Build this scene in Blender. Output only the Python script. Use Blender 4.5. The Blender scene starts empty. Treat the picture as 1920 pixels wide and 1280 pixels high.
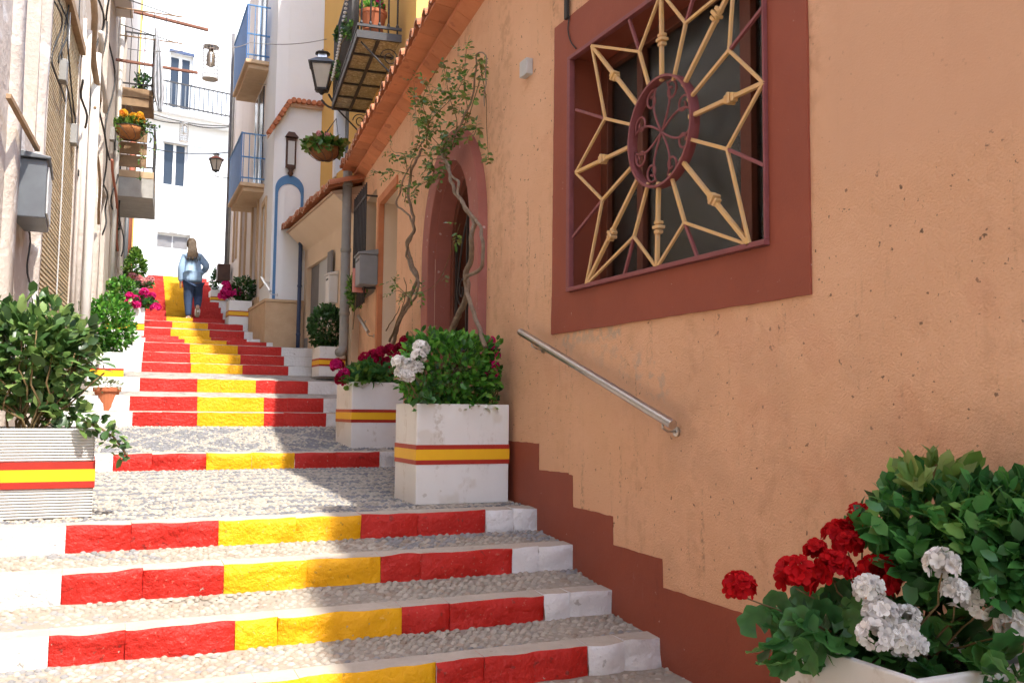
import bpy, bmesh, math, random
import numpy as np
from mathutils import Vector, Matrix, noise
random.seed(7); rng = np.random.default_rng(7)
R = math.radians
scene = bpy.context.scene
col = scene.collection

# ------------------------------------------------------------------ camera
# World: Y runs up the street along the near right-hand wall, X to the right, Z up; the eye is the origin.
FPX, ROLL, PITCH, YAW = 1720.0, R(0.6), R(4.3328), R(24.7082)
cam_d = bpy.data.cameras.new('camera'); cam = bpy.data.objects.new('camera', cam_d); col.objects.link(cam)
cam_d.sensor_width = 36; cam_d.lens = 36 * FPX / 1920; cam_d.clip_start = .05; cam_d.clip_end = 500
FW = Vector((math.sin(YAW) * math.cos(PITCH), math.cos(YAW) * math.cos(PITCH), math.sin(PITCH)))
RT = Vector((math.cos(YAW), -math.sin(YAW), 0)); UP = RT.cross(FW)
cx_ = RT * math.cos(ROLL) + UP * math.sin(ROLL); cy_ = -RT * math.sin(ROLL) + UP * math.cos(ROLL); cz_ = -FW
cam.matrix_world = Matrix(((cx_.x, cy_.x, cz_.x, 0), (cx_.y, cy_.y, cz_.y, 0), (cx_.z, cy_.z, cz_.z, 0), (0, 0, 0, 1)))
scene.camera = cam

# ------------------------------------------------------------------ sky, sun, exposure
SUN_EL, SUN_AZ = R(57), R(17)          # light travels up the street and to the left
w = bpy.data.worlds.new('World'); scene.world = w; w.use_nodes = True
wn = w.node_tree.nodes; wl = w.node_tree.links
bg = wn['Background']; sky = wn.new('ShaderNodeTexSky'); sky.sky_type = 'NISHITA'; sky.sun_disc = False
sun_dir = Vector((math.sin(SUN_AZ) * math.cos(SUN_EL), -math.cos(SUN_AZ) * math.cos(SUN_EL), math.sin(SUN_EL)))  # towards the sun
sky.sun_elevation = SUN_EL; sky.sun_rotation = math.atan2(sun_dir.x, sun_dir.y)
sky.air_density = 1.0; sky.dust_density = 1.2; sky.ozone_density = 1.0
wl.new(sky.outputs['Color'], bg.inputs['Color']); bg.inputs['Strength'].default_value = 0.15
sl = bpy.data.lights.new('sun', 'SUN'); sl.energy = 2.0; sl.angle = R(0.9); sl.color = (1.0, .95, .86)
so = bpy.data.objects.new('sun', sl); col.objects.link(so)
so.rotation_euler = (-sun_dir).to_track_quat('-Z', 'Y').to_euler(); so.location = (3, -6, 12)
vs = scene.view_settings
scene.display_settings.display_device = 'sRGB'
vs.view_transform = 'Standard'; vs.look = 'None'; vs.gamma = 1; vs.use_curve_mapping = False; vs.exposure = 2.05
scene.cycles.max_bounces = 6; scene.cycles.diffuse_bounces = 4; scene.cycles.glossy_bounces = 3
scene.cycles.transparent_max_bounces = 6; scene.cycles.caustics_reflective = False; scene.cycles.caustics_refractive = False
scene.cycles.use_denoising = True; scene.cycles.use_adaptive_sampling = True; scene.cycles.adaptive_threshold = .045

# ------------------------------------------------------------------ photograph geometry -> world points
def ray(px, py):
    u, v = px - 960, py - 640
    return FW * FPX + cx_ * u - cy_ * v
def onX(px, py, X): d = ray(px, py); return d * (X / d.x)
def onY(px, py, Y): d = ray(px, py); return d * (Y / d.y)
def onZ(px, py, Z): d = ray(px, py); return d * (Z / d.z)

class Fac:
    """A vertical facade: u along it, z up, o out towards the street."""
    def __init__(s, p, q, side=-1):
        s.p = Vector((p[0], p[1], 0)); d = Vector((q[0] - p[0], q[1] - p[1], 0)); s.L = d.length; s.U = d.normalized()
        s.N = Vector((-s.U.y, s.U.x, 0)) if side < 0 else Vector((s.U.y, -s.U.x, 0))
    def P(s, u, z, o=0.0):
        r = s.p + s.U * u + s.N * o; return Vector((r.x, r.y, z))
    def px(s, x, y, o=0.0):
        d = ray(x, y); t = (s.p.dot(s.N) + o) / d.dot(s.N); h = d * t
        return (h - s.p).dot(s.U), h.z

# ------------------------------------------------------------------ mesh builder
class MB:
    def __init__(s): s.v = []; s.f = []; s.m = []
    def add(s, vs, fs, mi=0):
        b = len(s.v); s.v += [tuple(x) for x in vs]; s.f += [tuple(b + i for i in f) for f in fs]; s.m += [mi] * len(fs); return s
    def hexa(s, c, mi=0):
        """8 corners: bottom ring 0-3, top ring 4-7"""
        return s.add(c, [(3, 2, 1, 0), (4, 5, 6, 7), (0, 1, 5, 4), (1, 2, 6, 5), (2, 3, 7, 6), (3, 0, 4, 7)], mi)
    def box(s, x0, x1, y0, y1, z0, z1, mi=0):
        return s.hexa([(x0, y0, z0), (x1, y0, z0), (x1, y1, z0), (x0, y1, z0), (x0, y0, z1), (x1, y0, z1), (x1, y1, z1), (x0, y1, z1)], mi)
    def fbox(s, F, u0, u1, z0, z1, o0, o1, mi=0):
        P = F.P
        c = [P(u0, z0, o1), P(u1, z0, o1), P(u1, z0, o0), P(u0, z0, o0), P(u0, z1, o1), P(u1, z1, o1), P(u1, z1, o0), P(u0, z1, o0)]
        if (c[1] - c[0]).cross(c[3] - c[0]).z < 0: c = [c[0], c[3], c[2], c[1], c[4], c[7], c[6], c[5]]
        return s.hexa(c, mi)
    def bar(s, a, b, w, h=None, upv=(0, 0, 1), mi=0):
        a = Vector(a); b = Vector(b); d = (b - a).normalized(); h = w if h is None else h
        upv = Vector(upv)
        if abs(d.dot(upv)) > .98: upv = Vector((0, 1, 0)) if abs(d.y) < .9 else Vector((1, 0, 0))
        x = d.cross(upv).normalized() * (w / 2); y = x.cross(d).normalized() * (h / 2)
        return s.hexa([a - x - y, a + x - y, a + x + y, a - x + y, b - x - y, b + x - y, b + x + y, b - x + y], mi)
    def tube(s, pts, r, n=8, mi=0, r2=None, cap=True):
        pts = [Vector(p) for p in pts]; k = len(pts)
        ref = Vector((0, 0, 1)); rings = []; b = len(s.v); X = None
        for i, p in enumerate(pts):
            d = (pts[min(i + 1, k - 1)] - pts[max(i - 1, 0)])
            d = d.normalized() if d.length > 1e-9 else Vector((0, 0, 1))
            if X is None:
                if abs(d.dot(ref)) > .95: ref = Vector((1, 0, 0))
                X = d.cross(ref).normalized()
            else:
                X = (X - d * X.dot(d)); X = X.normalized() if X.length > 1e-6 else d.orthogonal().normalized()
            Yv = d.cross(X)
            rr = r if r2 is None else r + (r2 - r) * i / max(1, k - 1)
            if callable(r): rr = r(i / max(1, k - 1))
            for j in range(n):
                a = 2 * math.pi * j / n; s.v.append(tuple(p + X * math.cos(a) * rr + Yv * math.sin(a) * rr))
        for i in range(k - 1):
            for j in range(n):
                s.f.append((b + i * n + j, b + i * n + (j + 1) % n, b + (i + 1) * n + (j + 1) % n, b + (i + 1) * n + j)); s.m.append(mi)
        if cap:
            s.f.append(tuple(b + j for j in range(n))[::-1]); s.m.append(mi)
            s.f.append(tuple(b + (k - 1) * n + j for j in range(n))); s.m.append(mi)
        return s
    def lathe(s, c, prof, n=16, mi=0, axis=None):
        """prof = [(radius, height)]"""
        c = Vector(c); b = len(s.v); k = len(prof)
        A = Vector(axis).normalized() if axis is not None else Vector((0, 0, 1)); X = A.orthogonal().normalized(); Yv = A.cross(X)
        for (r, h) in prof:
            for j in range(n):
                a = 2 * math.pi * j / n; s.v.append(tuple(c + A * h + X * r * math.cos(a) + Yv * r * math.sin(a)))
        for i in range(k - 1):
            for j in range(n):
                s.f.append((b + i * n + j, b + i * n + (j + 1) % n, b + (i + 1) * n + (j + 1) % n, b + (i + 1) * n + j)); s.m.append(mi)
        s.f.append(tuple(b + j for j in range(n))[::-1]); s.m.append(mi)
        s.f.append(tuple(b + (k - 1) * n + j for j in range(n))); s.m.append(mi)
        return s
    def prism(s, F, pts, o0, o1, mi=0):
        """polygon of (u,z) on a facade, extruded from o0 to o1"""
        n = len(pts); vs = [F.P(u, z, o1) for u, z in pts] + [F.P(u, z, o0) for u, z in pts]
        return s.add(vs, [tuple(range(n)), tuple(range(2 * n - 1, n - 1, -1))] + [(i, n + i, n + (i + 1) % n, (i + 1) % n) for i in range(n)], mi)
    def build(s, name, mats, parent=None, smooth=False, bevel=0, seg=2):
        me = bpy.data.meshes.new(name); me.from_pydata(s.v, [], s.f)
        if not isinstance(mats, (list, tuple)): mats = [mats]
        for m in mats: me.materials.append(m)
        if len(mats) > 1: me.polygons.foreach_set('material_index', s.m)
        bm = bmesh.new(); bm.from_mesh(me); bmesh.ops.recalc_face_normals(bm, faces=bm.faces); bm.to_mesh(me); bm.free()
        if smooth: me.polygons.foreach_set('use_smooth', [True] * len(me.polygons))
        o = bpy.data.objects.new(name, me); col.objects.link(o)
        if bevel:
            md = o.modifiers.new('bevel', 'BEVEL'); md.width = bevel; md.segments = seg; md.limit_method = 'ANGLE'; md.angle_limit = R(40)
        if parent is not None: adopt(o, parent)
        return o

def world_loc(o):
    p = Vector((0, 0, 0)); 
    while o is not None: p = p + o.location; o = o.parent
    return p
def adopt(o, parent):
    """parent keeps the child where it is; things are Empties that are only moved, never turned"""
    o.parent = parent; o.matrix_parent_inverse = Matrix.Identity(4)
    o.location = o.location - world_loc(parent)

def fast_mesh(name, V, T, mats, C=None, parent=None, smooth=True, mi=None):
    V = np.asarray(V, np.float32); T = np.asarray(T, np.int32)
    me = bpy.data.meshes.new(name); me.vertices.add(len(V)); me.vertices.foreach_set('co', V.ravel())
    me.loops.add(T.size); me.loops.foreach_set('vertex_index', T.ravel())
    me.polygons.add(len(T)); me.polygons.foreach_set('loop_start', np.arange(0, T.size, 3, dtype=np.int32))
    me.polygons.foreach_set('loop_total', np.full(len(T), 3, np.int32))
    me.polygons.foreach_set('use_smooth', np.full(len(T), smooth))
    if not isinstance(mats, (list, tuple)): mats = [mats]
    for m in mats: me.materials.append(m)
    if mi is not None: me.polygons.foreach_set('material_index', np.asarray(mi, np.int32))
    if C is not None:
        C = np.asarray(C, np.float32); a = me.color_attributes.new('col', 'FLOAT_COLOR', 'POINT')
        a.data.foreach_set('color', np.concatenate([C, np.ones((len(C), 1), np.float32)], 1).ravel())
    me.update(); me.validate()
    o = bpy.data.objects.new(name, me); col.objects.link(o)
    if parent is not None: adopt(o, parent)
    return o

def tag(o, label, cat, group=None):
    o['label'] = label; o['category'] = cat
    if group: o['group'] = group
    return o
def thing(name, label, cat, loc=(0, 0, 0), group=None):
    o = bpy.data.objects.new(name, None); o.empty_display_size = .1; col.objects.link(o); o.location = loc
    return tag(o, label, cat, group)
def structure(o): o['kind'] = 'structure'; return o
def link_copy(src_mesh, name, M, parent):
    o = bpy.data.objects.new(name, src_mesh); col.objects.link(o); o.parent = parent
    o.matrix_basis = Matrix.Translation(-world_loc(parent)) @ M
    return o

# ------------------------------------------------------------------ materials
def srgb(r, g, b):
    f = lambda c: (c / 255 / 12.92) if c / 255 <= .04045 else ((c / 255 + .055) / 1.055) ** 2.4
    return (f(r), f(g), f(b))
def mat(name, c1, c2=None, ns=3.0, rough=.8, bump=0.0, bs=60.0, metal=0.0, spec=.4, attr=False, rnd=0.0, spots=None, streak=None, bd=.01, chips=None, trans=0.0, detail=6, coat=0):
    """c1/c2 mottled by noise of scale ns; bump noise bs; spots=(colour, scale, threshold, amount); streak=(colour, scale, threshold, amount)"""
    m = bpy.data.materials.new(name); m.use_nodes = True; nt = m.node_tree; N = nt.nodes; L = nt.links
    bs_ = N['Principled BSDF']; bs_.inputs['Roughness'].default_value = rough; bs_.inputs['Metallic'].default_value = metal
    bs_.inputs['Specular IOR Level'].default_value = spec
    if coat: bs_.inputs['Coat Weight'].default_value = coat; bs_.inputs['Coat Roughness'].default_value = .15
    tc = N.new('ShaderNodeTexCoord'); pos = tc.outputs['Object']
    def noi(scale, det=detail, rough_=.6, vec=pos):
        n = N.new('ShaderNodeTexNoise'); n.inputs['Scale'].default_value = scale; n.inputs['Detail'].default_value = det; n.inputs['Roughness'].default_value = rough_
        L.new(vec, n.inputs['Vector']); return n.outputs['Fac']
    def ramp(v, a, b):
        r = N.new('ShaderNodeMapRange'); r.inputs['From Min'].default_value = a; r.inputs['From Max'].default_value = b; r.clamp = True
        L.new(v, r.inputs['Value']); return r.outputs['Result']
    def mix(fac, A, B, typ='MIX'):
        x = N.new('ShaderNodeMix'); x.data_type = 'RGBA'; x.blend_type = typ
        if isinstance(fac, (int, float)): x.inputs[0].default_value = fac
        else: L.new(fac, x.inputs[0])
        for k, q in ((6, A), (7, B)):
            if isinstance(q, tuple): x.inputs[k].default_value = (*q[:3], 1)
            else: L.new(q, x.inputs[k])
        return x.outputs[2]
    if attr:
        at = N.new('ShaderNodeAttribute'); at.attribute_name = 'col'; c = at.outputs['Color']
        if c2: c = mix(ramp(noi(ns), .35, .65), c, mix(.5, c, c2))
    else:
        c = c1
        if c2: c = mix(ramp(noi(ns), .3, .7), c1, c2)
    if rnd:
        oi = N.new('ShaderNodeObjectInfo'); h = N.new('ShaderNodeHueSaturation')
        a = N.new('ShaderNodeMapRange'); a.inputs['To Min'].default_value = 1 - rnd; a.inputs['To Max'].default_value = 1 + rnd; L.new(oi.outputs['Random'], a.inputs['Value'])
        L.new(a.outputs['Result'], h.inputs['Value'])
        if isinstance(c, tuple): h.inputs['Color'].default_value = (*c, 1)
        else: L.new(c, h.inputs['Color'])
        c = h.outputs['Color']
    for s_ in (spots if isinstance(spots, list) else [spots] if spots else []):
        cc, sc, th, am = s_; f = ramp(noi(sc, 3, .5), th, th + .04)
        g = N.new('ShaderNodeMath'); g.operation = 'MULTIPLY'; L.new(f, g.inputs[0]); g.inputs[1].default_value = am; c = mix(g.outputs[0], c, cc)
    for s_ in (streak if isinstance(streak, list) else [streak] if streak else []):
        cc, sc, th, am = s_; mp = N.new('ShaderNodeMapping'); mp.inputs['Scale'].default_value = (1, 1, .14); L.new(pos, mp.inputs['Vector'])
        f1 = ramp(noi(sc, 4, .6, mp.outputs['Vector']), th, th + .12)
        f2 = ramp(noi(sc * 5, 3, .6), .45, .6)
        g = N.new('ShaderNodeMath'); g.operation = 'MULTIPLY'; L.new(f1, g.inputs[0]); L.new(f2, g.inputs[1])
        g2 = N.new('ShaderNodeMath'); g2.operation = 'MULTIPLY'; L.new(g.outputs[0], g2.inputs[0]); g2.inputs[1].default_value = am
        c = mix(g2.outputs[0], c, cc)
    if isinstance(c, tuple): bs_.inputs['Base Color'].default_value = (*c, 1)
    else: L.new(c, bs_.inputs['Base Color'])
    if bump:
        b = N.new('ShaderNodeBump'); b.inputs['Strength'].default_value = bump; b.inputs['Distance'].default_value = bd
        n1 = noi(bs, 5, .6); n2 = noi(bs * .12, 3, .5)
        ad = N.new('ShaderNodeMath'); ad.operation = 'MULTIPLY_ADD'; L.new(n2, ad.inputs[0]); ad.inputs[1].default_value = 1.6; L.new(n1, ad.inputs[2])
        L.new(ad.outputs[0], b.inputs['Height']); L.new(b.outputs['Normal'], bs_.inputs['Normal'])
    if trans:
        out = N['Material Output']; tr = N.new('ShaderNodeBsdfTranslucent'); mx = N.new('ShaderNodeMixShader'); mx.inputs[0].default_value = trans
        if isinstance(c, tuple): tr.inputs['Color'].default_value = (*c, 1)
        else:
            br = N.new('ShaderNodeHueSaturation'); br.inputs['Value'].default_value = 1.6; L.new(c, br.inputs['Color']); L.new(br.outputs['Color'], tr.inputs['Color'])
        L.new(bs_.outputs[0], mx.inputs[1]); L.new(tr.outputs[0], mx.inputs[2]); L.new(mx.outputs[0], out.inputs['Surface'])
    return m

MOLD = (.085, .06, .042)
m_peach = mat('peach_stucco', (.80, .485, .305), (.72, .42, .25), ns=1.4, rough=.9, bump=.6, bs=105, bd=.012, spec=.2,
              spots=[(MOLD, 34, .69, .8), ((.30, .19, .12), 60, .70, .6), ((.68, .36, .22), 2.2, .60, .35)], streak=[(MOLD, 8, .605, .6), (MOLD, 15, .63, .5), ((.50, .27, .16), 2.3, .50, .5)])
m_brown = mat('brown_masonry_paint', (.31, .078, .042), (.26, .064, .036), ns=3, rough=.62, bump=.22, bs=90, bd=.006,
              spots=[((.55, .40, .33), 26, .735, .8)], streak=[((.5, .36, .30), 11, .70, .5), ((.10, .03, .02), 5, .64, .35)])
m_mauve = mat('mauve_masonry_paint', (.38, .135, .105), (.32, .11, .085), ns=4, rough=.7, bump=.25, bs=60, spots=[((.62, .5, .46), 18, .68, .7)])
m_cream = mat('cream_stucco', (.76, .60, .45), (.69, .53, .38), ns=1.3, rough=.9, bump=.3, bs=70, spec=.2, streak=(MOLD, 6, .68, .4))
m_ochre = mat('ochre_stucco', (.72, .43, .13), (.66, .39, .12), ns=1.5, rough=.9, bump=.2, bs=60, spec=.2, streak=((.45, .28, .12), 4, .6, .4))
m_white = mat('white_limewash', (.80, .80, .80), (.75, .75, .75), ns=1.2, rough=.9, bump=.25, bs=40, spec=.2, streak=((.45, .42, .38), 5, .66, .35))
m_pinkish = mat('pale_pink_stucco', (.78, .71, .67), (.71, .63, .58), ns=1.0, rough=.9, bump=.25, bs=40, spec=.2, streak=((.42, .36, .3), 5, .63, .4))
m_oldplaster = mat('old_beige_plaster', (.59, .51, .44), (.46, .385, .32), ns=2.4, rough=.95, bump=.5, bs=20, bd=.025, spec=.15,
                   spots=[((.40, .32, .25), 5, .64, .6), ((.74, .70, .65), 3.1, .58, .7)], streak=((.34, .27, .2), 5, .60, .5))
m_oldplaster2 = mat('old_grey_plaster', (.60, .53, .46), (.50, .43, .37), ns=2, rough=.95, bump=.4, bs=22, bd=.02, spec=.15,
                    spots=((.42, .35, .28), 7, .66, .5), streak=((.35, .28, .21), 6, .60, .5))
m_concrete = mat('weathered_concrete', (.42, .40, .37), (.33, .31, .28), ns=6, rough=.95, bump=.4, bs=50)
m_terracotta = mat('terracotta_roof', (.46, .165, .075), (.36, .12, .055), ns=12, rough=.85, bump=.3, bs=120, rnd=.22, spots=((.62, .42, .30), 22, .66, .5))
m_tilecap = mat('mortar_bedded_tile', (.66, .42, .30), (.55, .33, .22), ns=14, rough=.9, bump=.3, bs=90, rnd=.15)
m_soffit = mat('terracotta_soffit_tile', (.62, .235, .105), (.52, .18, .075), ns=5, rough=.75, bump=.2, bs=60, rnd=.16, spots=((.38, .12, .055), 7, .62, .6))
m_grout = mat('pale_mortar', (.62, .44, .32), (.55, .38, .27), ns=9, rough=.95, bump=.3, bs=80)
m_red = mat('red_step_paint', (.52, .018, .010), (.46, .015, .009), ns=5, rough=.5, bump=.8, bs=30, bd=.02, spec=.35, spots=[((.55, .15, .11), 48, .655, .55), ((.15, .02, .015), 24, .665, .6), ((.40, .33, .27), 38, .715, .9)])
m_yellow = mat('yellow_step_paint', (.82, .41, .004), (.76, .365, .004), ns=5, rough=.5, bump=.8, bs=30, bd=.02, spec=.3, spots=[((.76, .50, .18), 48, .67, .5), ((.32, .18, .03), 22, .66, .6), ((.42, .35, .28), 38, .715, .9)])
m_whitestep = mat('white_step_paint', (.78, .77, .76), (.72, .71, .70), ns=6, rough=.6, bump=.9, bs=34, bd=.02, spots=[((.36, .32, .28), 17, .70, .7)])
m_steptop = mat('worn_step_stone', (.50, .435, .355), (.41, .355, .29), ns=8, rough=.9, bump=.5, bs=50, spots=((.30, .25, .2), 20, .66, .5))
m_mortar = mat('sandy_mortar', (.34, .295, .235), (.28, .24, .195), ns=7, rough=.97, bump=.5, bs=80, spots=((.2, .17, .14), 12, .67, .5))
m_pebble = mat('beach_pebble', (1, 1, 1), attr=True, rough=.7, bump=.15, bs=200, spec=.4)
m_farcobble = mat('distant_pebble_paving', (.52, .47, .40), (.16, .15, .15), ns=9, rough=.9, bump=.8, bs=60, bd=.02)
m_steel = mat('brushed_steel', (.62, .60, .58), (.52, .5, .48), ns=40, rough=.28, metal=1.0)
m_iron = mat('black_wrought_iron', (.028, .028, .03), (.05, .04, .035), ns=30, rough=.5, bump=.2, bs=150)
m_gold = mat('cream_yellow_grille_paint', (.72, .44, .15), (.62, .40, .22), ns=16, rough=.55, bump=.15, bs=120, spots=((.45, .3, .2), 40, .68, .5))
m_mauvemetal = mat('mauve_grille_paint', (.26, .075, .075), (.21, .06, .062), ns=18, rough=.5, bump=.15, bs=120)
m_doorwood = mat('brown_door_wood', (.24, .095, .05), (.18, .065, .035), ns=9, rough=.5, bump=.25, bs=60)
m_darkwood = mat('dark_stained_wood', (.085, .035, .02), (.05, .022, .014), ns=9, rough=.5, bump=.2, bs=60)
m_redwood = mat('red_brown_wood', (.16, .05, .026), (.11, .034, .02), ns=9, rough=.45, bump=.2, bs=70)
m_glass = mat('dark_window_glass', (.03, .035, .035), rough=.04, spec=.6)
m_bluegreyglass = mat('sky_reflecting_glass', (.03, .04, .058), rough=.2, spec=.25)
m_plasterwhite = mat('planter_white_paint', (.76, .745, .72), (.71, .69, .66), ns=5, rough=.55, bump=.08, bs=60, spots=[((.45, .4, .34), 18, .70, .6), ((.55, .48, .38), 3, .60, .4)], streak=((.42, .35, .27), 7, .56, .6))
m_tapered = mat('red_stripe_paint', (.40, .024, .012), (.36, .02, .011), ns=9, rough=.5)
m_tapeyel = mat('yellow_stripe_paint', (.83, .46, .010), (.79, .42, .010), ns=9, rough=.5)
m_soil = mat('potting_soil', (.06, .04, .028), (.10, .07, .045), ns=30, rough=.98, bump=.8, bs=60)
m_claypot = mat('clay_pot', (.47, .15, .065), (.40, .12, .05), ns=8, rough=.8, bump=.15, bs=80, spots=((.6, .42, .32), 14, .68, .4))
m_leaf = mat('leaf', (1, 1, 1), attr=True, rough=.36, spec=.45, trans=.34)
m_petal = mat('petal', (1, 1, 1), attr=True, rough=.7, spec=.15, trans=.35)
m_bark = mat('pale_bark', (.33, .25, .18), (.20, .145, .10), ns=22, rough=.95, bump=1.0, bs=70, bd=.02)
m_twig = mat('green_brown_twig', (.20, .13, .06), (.14, .10, .04), ns=20, rough=.85)
m_blue = mat('cobalt_blue_paint', (.035, .17, .46), (.03, .14, .40), ns=4, rough=.6)
m_bluetrim = mat('blue_trim_paint', (.09, .22, .42), (.08, .19, .37), ns=5, rough=.7)
m_navy = mat('dark_blue_pipe_paint', (.045, .065, .13), rough=.5)
m_greypipe = mat('grey_cement_pipe', (.30, .285, .26), (.24, .225, .20), ns=7, rough=.85, bump=.2, bs=50)
m_whitepipe = mat('cream_plastic_pipe', (.70, .66, .60), (.6, .56, .5), ns=6, rough=.6)
m_greymetal = mat('grey_sheet_metal', (.13, .14, .15), (.10, .105, .115), ns=7, rough=.45, spec=.5)
m_greypaint = mat('grey_painted_metal', (.24, .24, .245), (.2, .2, .205), ns=7, rough=.5)
m_lightgrey = mat('light_grey_plastic', (.52, .52, .51), rough=.5)
m_whitemetal = mat('white_enamel', (.72, .70, .67), (.66, .63, .6), ns=8, rough=.5)
m_green = mat('green_enamel', (.012, .085, .035), (.010, .07, .03), ns=6, rough=.4)
m_wood = mat('weathered_wood', (.36, .23, .13), (.25, .16, .09), ns=10, rough=.85, bump=.3, bs=40)
m_redbeam = mat('reddish_timber', (.28, .12, .08), (.20, .09, .06), ns=10, rough=.8, bump=.2, bs=40)
m_lattice = mat('yellowed_blind_slat', (.58, .45, .28), (.46, .35, .21), ns=10, rough=.8, rnd=.12)
m_cable = mat('black_cable', (.03, .028, .026), rough=.6)
m_coir = mat('coir_basket', (.30, .13, .05), (.20, .085, .035), ns=30, rough=.95, bump=.8, bs=90)
m_coiro = mat('orange_coir_basket', (.48, .19, .06), (.34, .13, .045), ns=26, rough=.95, bump=.8, bs=90)
m_copper = mat('rust_red_pipe', (.40, .13, .07), (.32, .10, .06), ns=9, rough=.7)
m_cloth = mat('pale_grey_cloth', (.60, .61, .63), (.5, .51, .54), ns=6, rough=.95, trans=.2)
m_darkcloth = mat('dark_grey_cloth', (.16, .15, .15), (.11, .105, .11), ns=8, rough=.95)
m_wire = mat('thin_bare_wire', (.20, .19, .18), rough=.5)
m_mesh = mat('rusty_metal_mesh', (.30, .24, .19), (.22, .18, .15), ns=20, rough=.5, metal=.6)
m_silver = mat('polished_tin', (.62, .6, .58), (.5, .48, .46), ns=15, rough=.3, metal=.9)
m_lampglass = mat('frosted_lantern_glass', (.52, .46, .38), (.44, .39, .32), ns=4, rough=.25, spec=.5)
m_stonetrim = mat('sandstone_trim', (.60, .42, .26), (.52, .35, .21), ns=6, rough=.9, bump=.3, bs=50, streak=((.30, .2, .12), 7, .6, .5))
m_curtain = mat('olive_curtain', (.22, .23, .11), (.17, .18, .09), ns=5, rough=.95)
m_ribwhite = mat('ribbed_planter_paint', (.60, .585, .56), (.54, .52, .49), ns=5, rough=.7, bump=.1, bs=60, spots=((.3, .26, .22), 22, .69, .7), streak=((.40, .34, .27), 7, .58, .5))
m_room = mat('dim_room_wall', (.52, .40, .27), (.44, .33, .22), ns=2, rough=.95)
m_paper = mat('faded_pink_paper', (.70, .28, .22), rough=.8)
m_doorgrey = mat('pale_grey_door', (.66, .64, .62), (.6, .58, .56), ns=3, rough=.6)
m_shutgrey = mat('grey_shutter', (.20, .19, .19), (.16, .15, .15), ns=5, rough=.6)
# scuffs, a smoothed repair and drip marks at their own places on the peach wall
def peach_wear(m):
    nt = m.node_tree; N = nt.nodes; L = nt.links; b = N['Principled BSDF']; bump = next(n for n in N if n.bl_idname == 'ShaderNodeBump'); tc = next(n for n in N if n.bl_idname == 'ShaderNodeTexCoord')
    sx = N.new('ShaderNodeSeparateXYZ'); L.new(tc.outputs['Object'], sx.inputs[0])
    def math_(op, a, c):
        q = N.new('ShaderNodeMath'); q.operation = op
        for i, v in enumerate((a, c)):
            if isinstance(v, (int, float)): q.inputs[i].default_value = v
            else: L.new(v, q.inputs[i])
        return q.outputs[0]
    def rng_(v, a, c):
        r_ = N.new('ShaderNodeMapRange'); r_.clamp = True; r_.interpolation_type = 'SMOOTHSTEP'; r_.inputs['From Min'].default_value = a; r_.inputs['From Max'].default_value = c; L.new(v, r_.inputs['Value']); return r_.outputs['Result']
    def boxmask(y0, y1, z0, z1, e=.05, slope=0):
        y = sx.outputs['Y']; z = sx.outputs['Z']
        if slope: z = math_('ADD', z, math_('MULTIPLY', math_('SUBTRACT', y, y0), -slope))
        return math_('MULTIPLY', math_('MULTIPLY', rng_(y, y0 - e, y0 + e), rng_(y, y1 + e, y1 - e)), math_('MULTIPLY', rng_(z, z0 - e, z0 + e), rng_(z, z1 + e, z1 - e)))
    col_ = b.inputs['Base Color'].links[0].from_socket
    def blotch(mask, colour, scale, th, amt):
        n = N.new('ShaderNodeTexNoise'); n.inputs['Scale'].default_value = scale; n.inputs['Detail'].default_value = 5; L.new(tc.outputs['Object'], n.inputs['Vector'])
        f = math_('MULTIPLY', math_('MULTIPLY', mask, rng_(n.outputs['Fac'], th, th + .15)), amt)
        x = N.new('ShaderNodeMix'); x.data_type = 'RGBA'; L.new(f, x.inputs[0]); L.new(col_, x.inputs[6]); x.inputs[7].default_value = (*colour, 1); return x.outputs[2]
    col_ = blotch(boxmask(4.25, 4.86, .40, .475, .02), (.40, .36, .30), 26, .40, .9)        # bare cement under the window surround
    col_ = blotch(boxmask(3.80, 5.0, .05, .24, .05, .30), (.45, .36, .29), 14, .50, .6)        # scuffing above the handrail
    col_ = blotch(boxmask(1.4, 2.75, .9, 1.9, .12), (.66, .395, .255), 1.2, .1, .8)              # repainted patch
    col_ = blotch(boxmask(1.4, 4.0, -.9, .25, .25), (.58, .345, .215), 2.6, .48, .4)
    col_ = blotch(boxmask(4.2, 6.1, -.4, .6, .3), (.74, .44, .26), 1.8, .42, .6)
    L.new(col_, b.inputs['Base Color'])
    inv = math_('SUBTRACT', 1.0, math_('MULTIPLY', boxmask(1.4, 2.75, .9, 1.9, .1), .8)); L.new(math_('MULTIPLY', inv, bump.inputs['Strength'].default_value), bump.inputs['Strength'])
peach_wear(m_peach)
m_azulejo = mat('patterned_tile', (.40, .33, .17), (.20, .15, .07), ns=22, rough=.3, spec=.5, rnd=.15, spots=((.62, .55, .38), 34, .55, .6))
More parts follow.
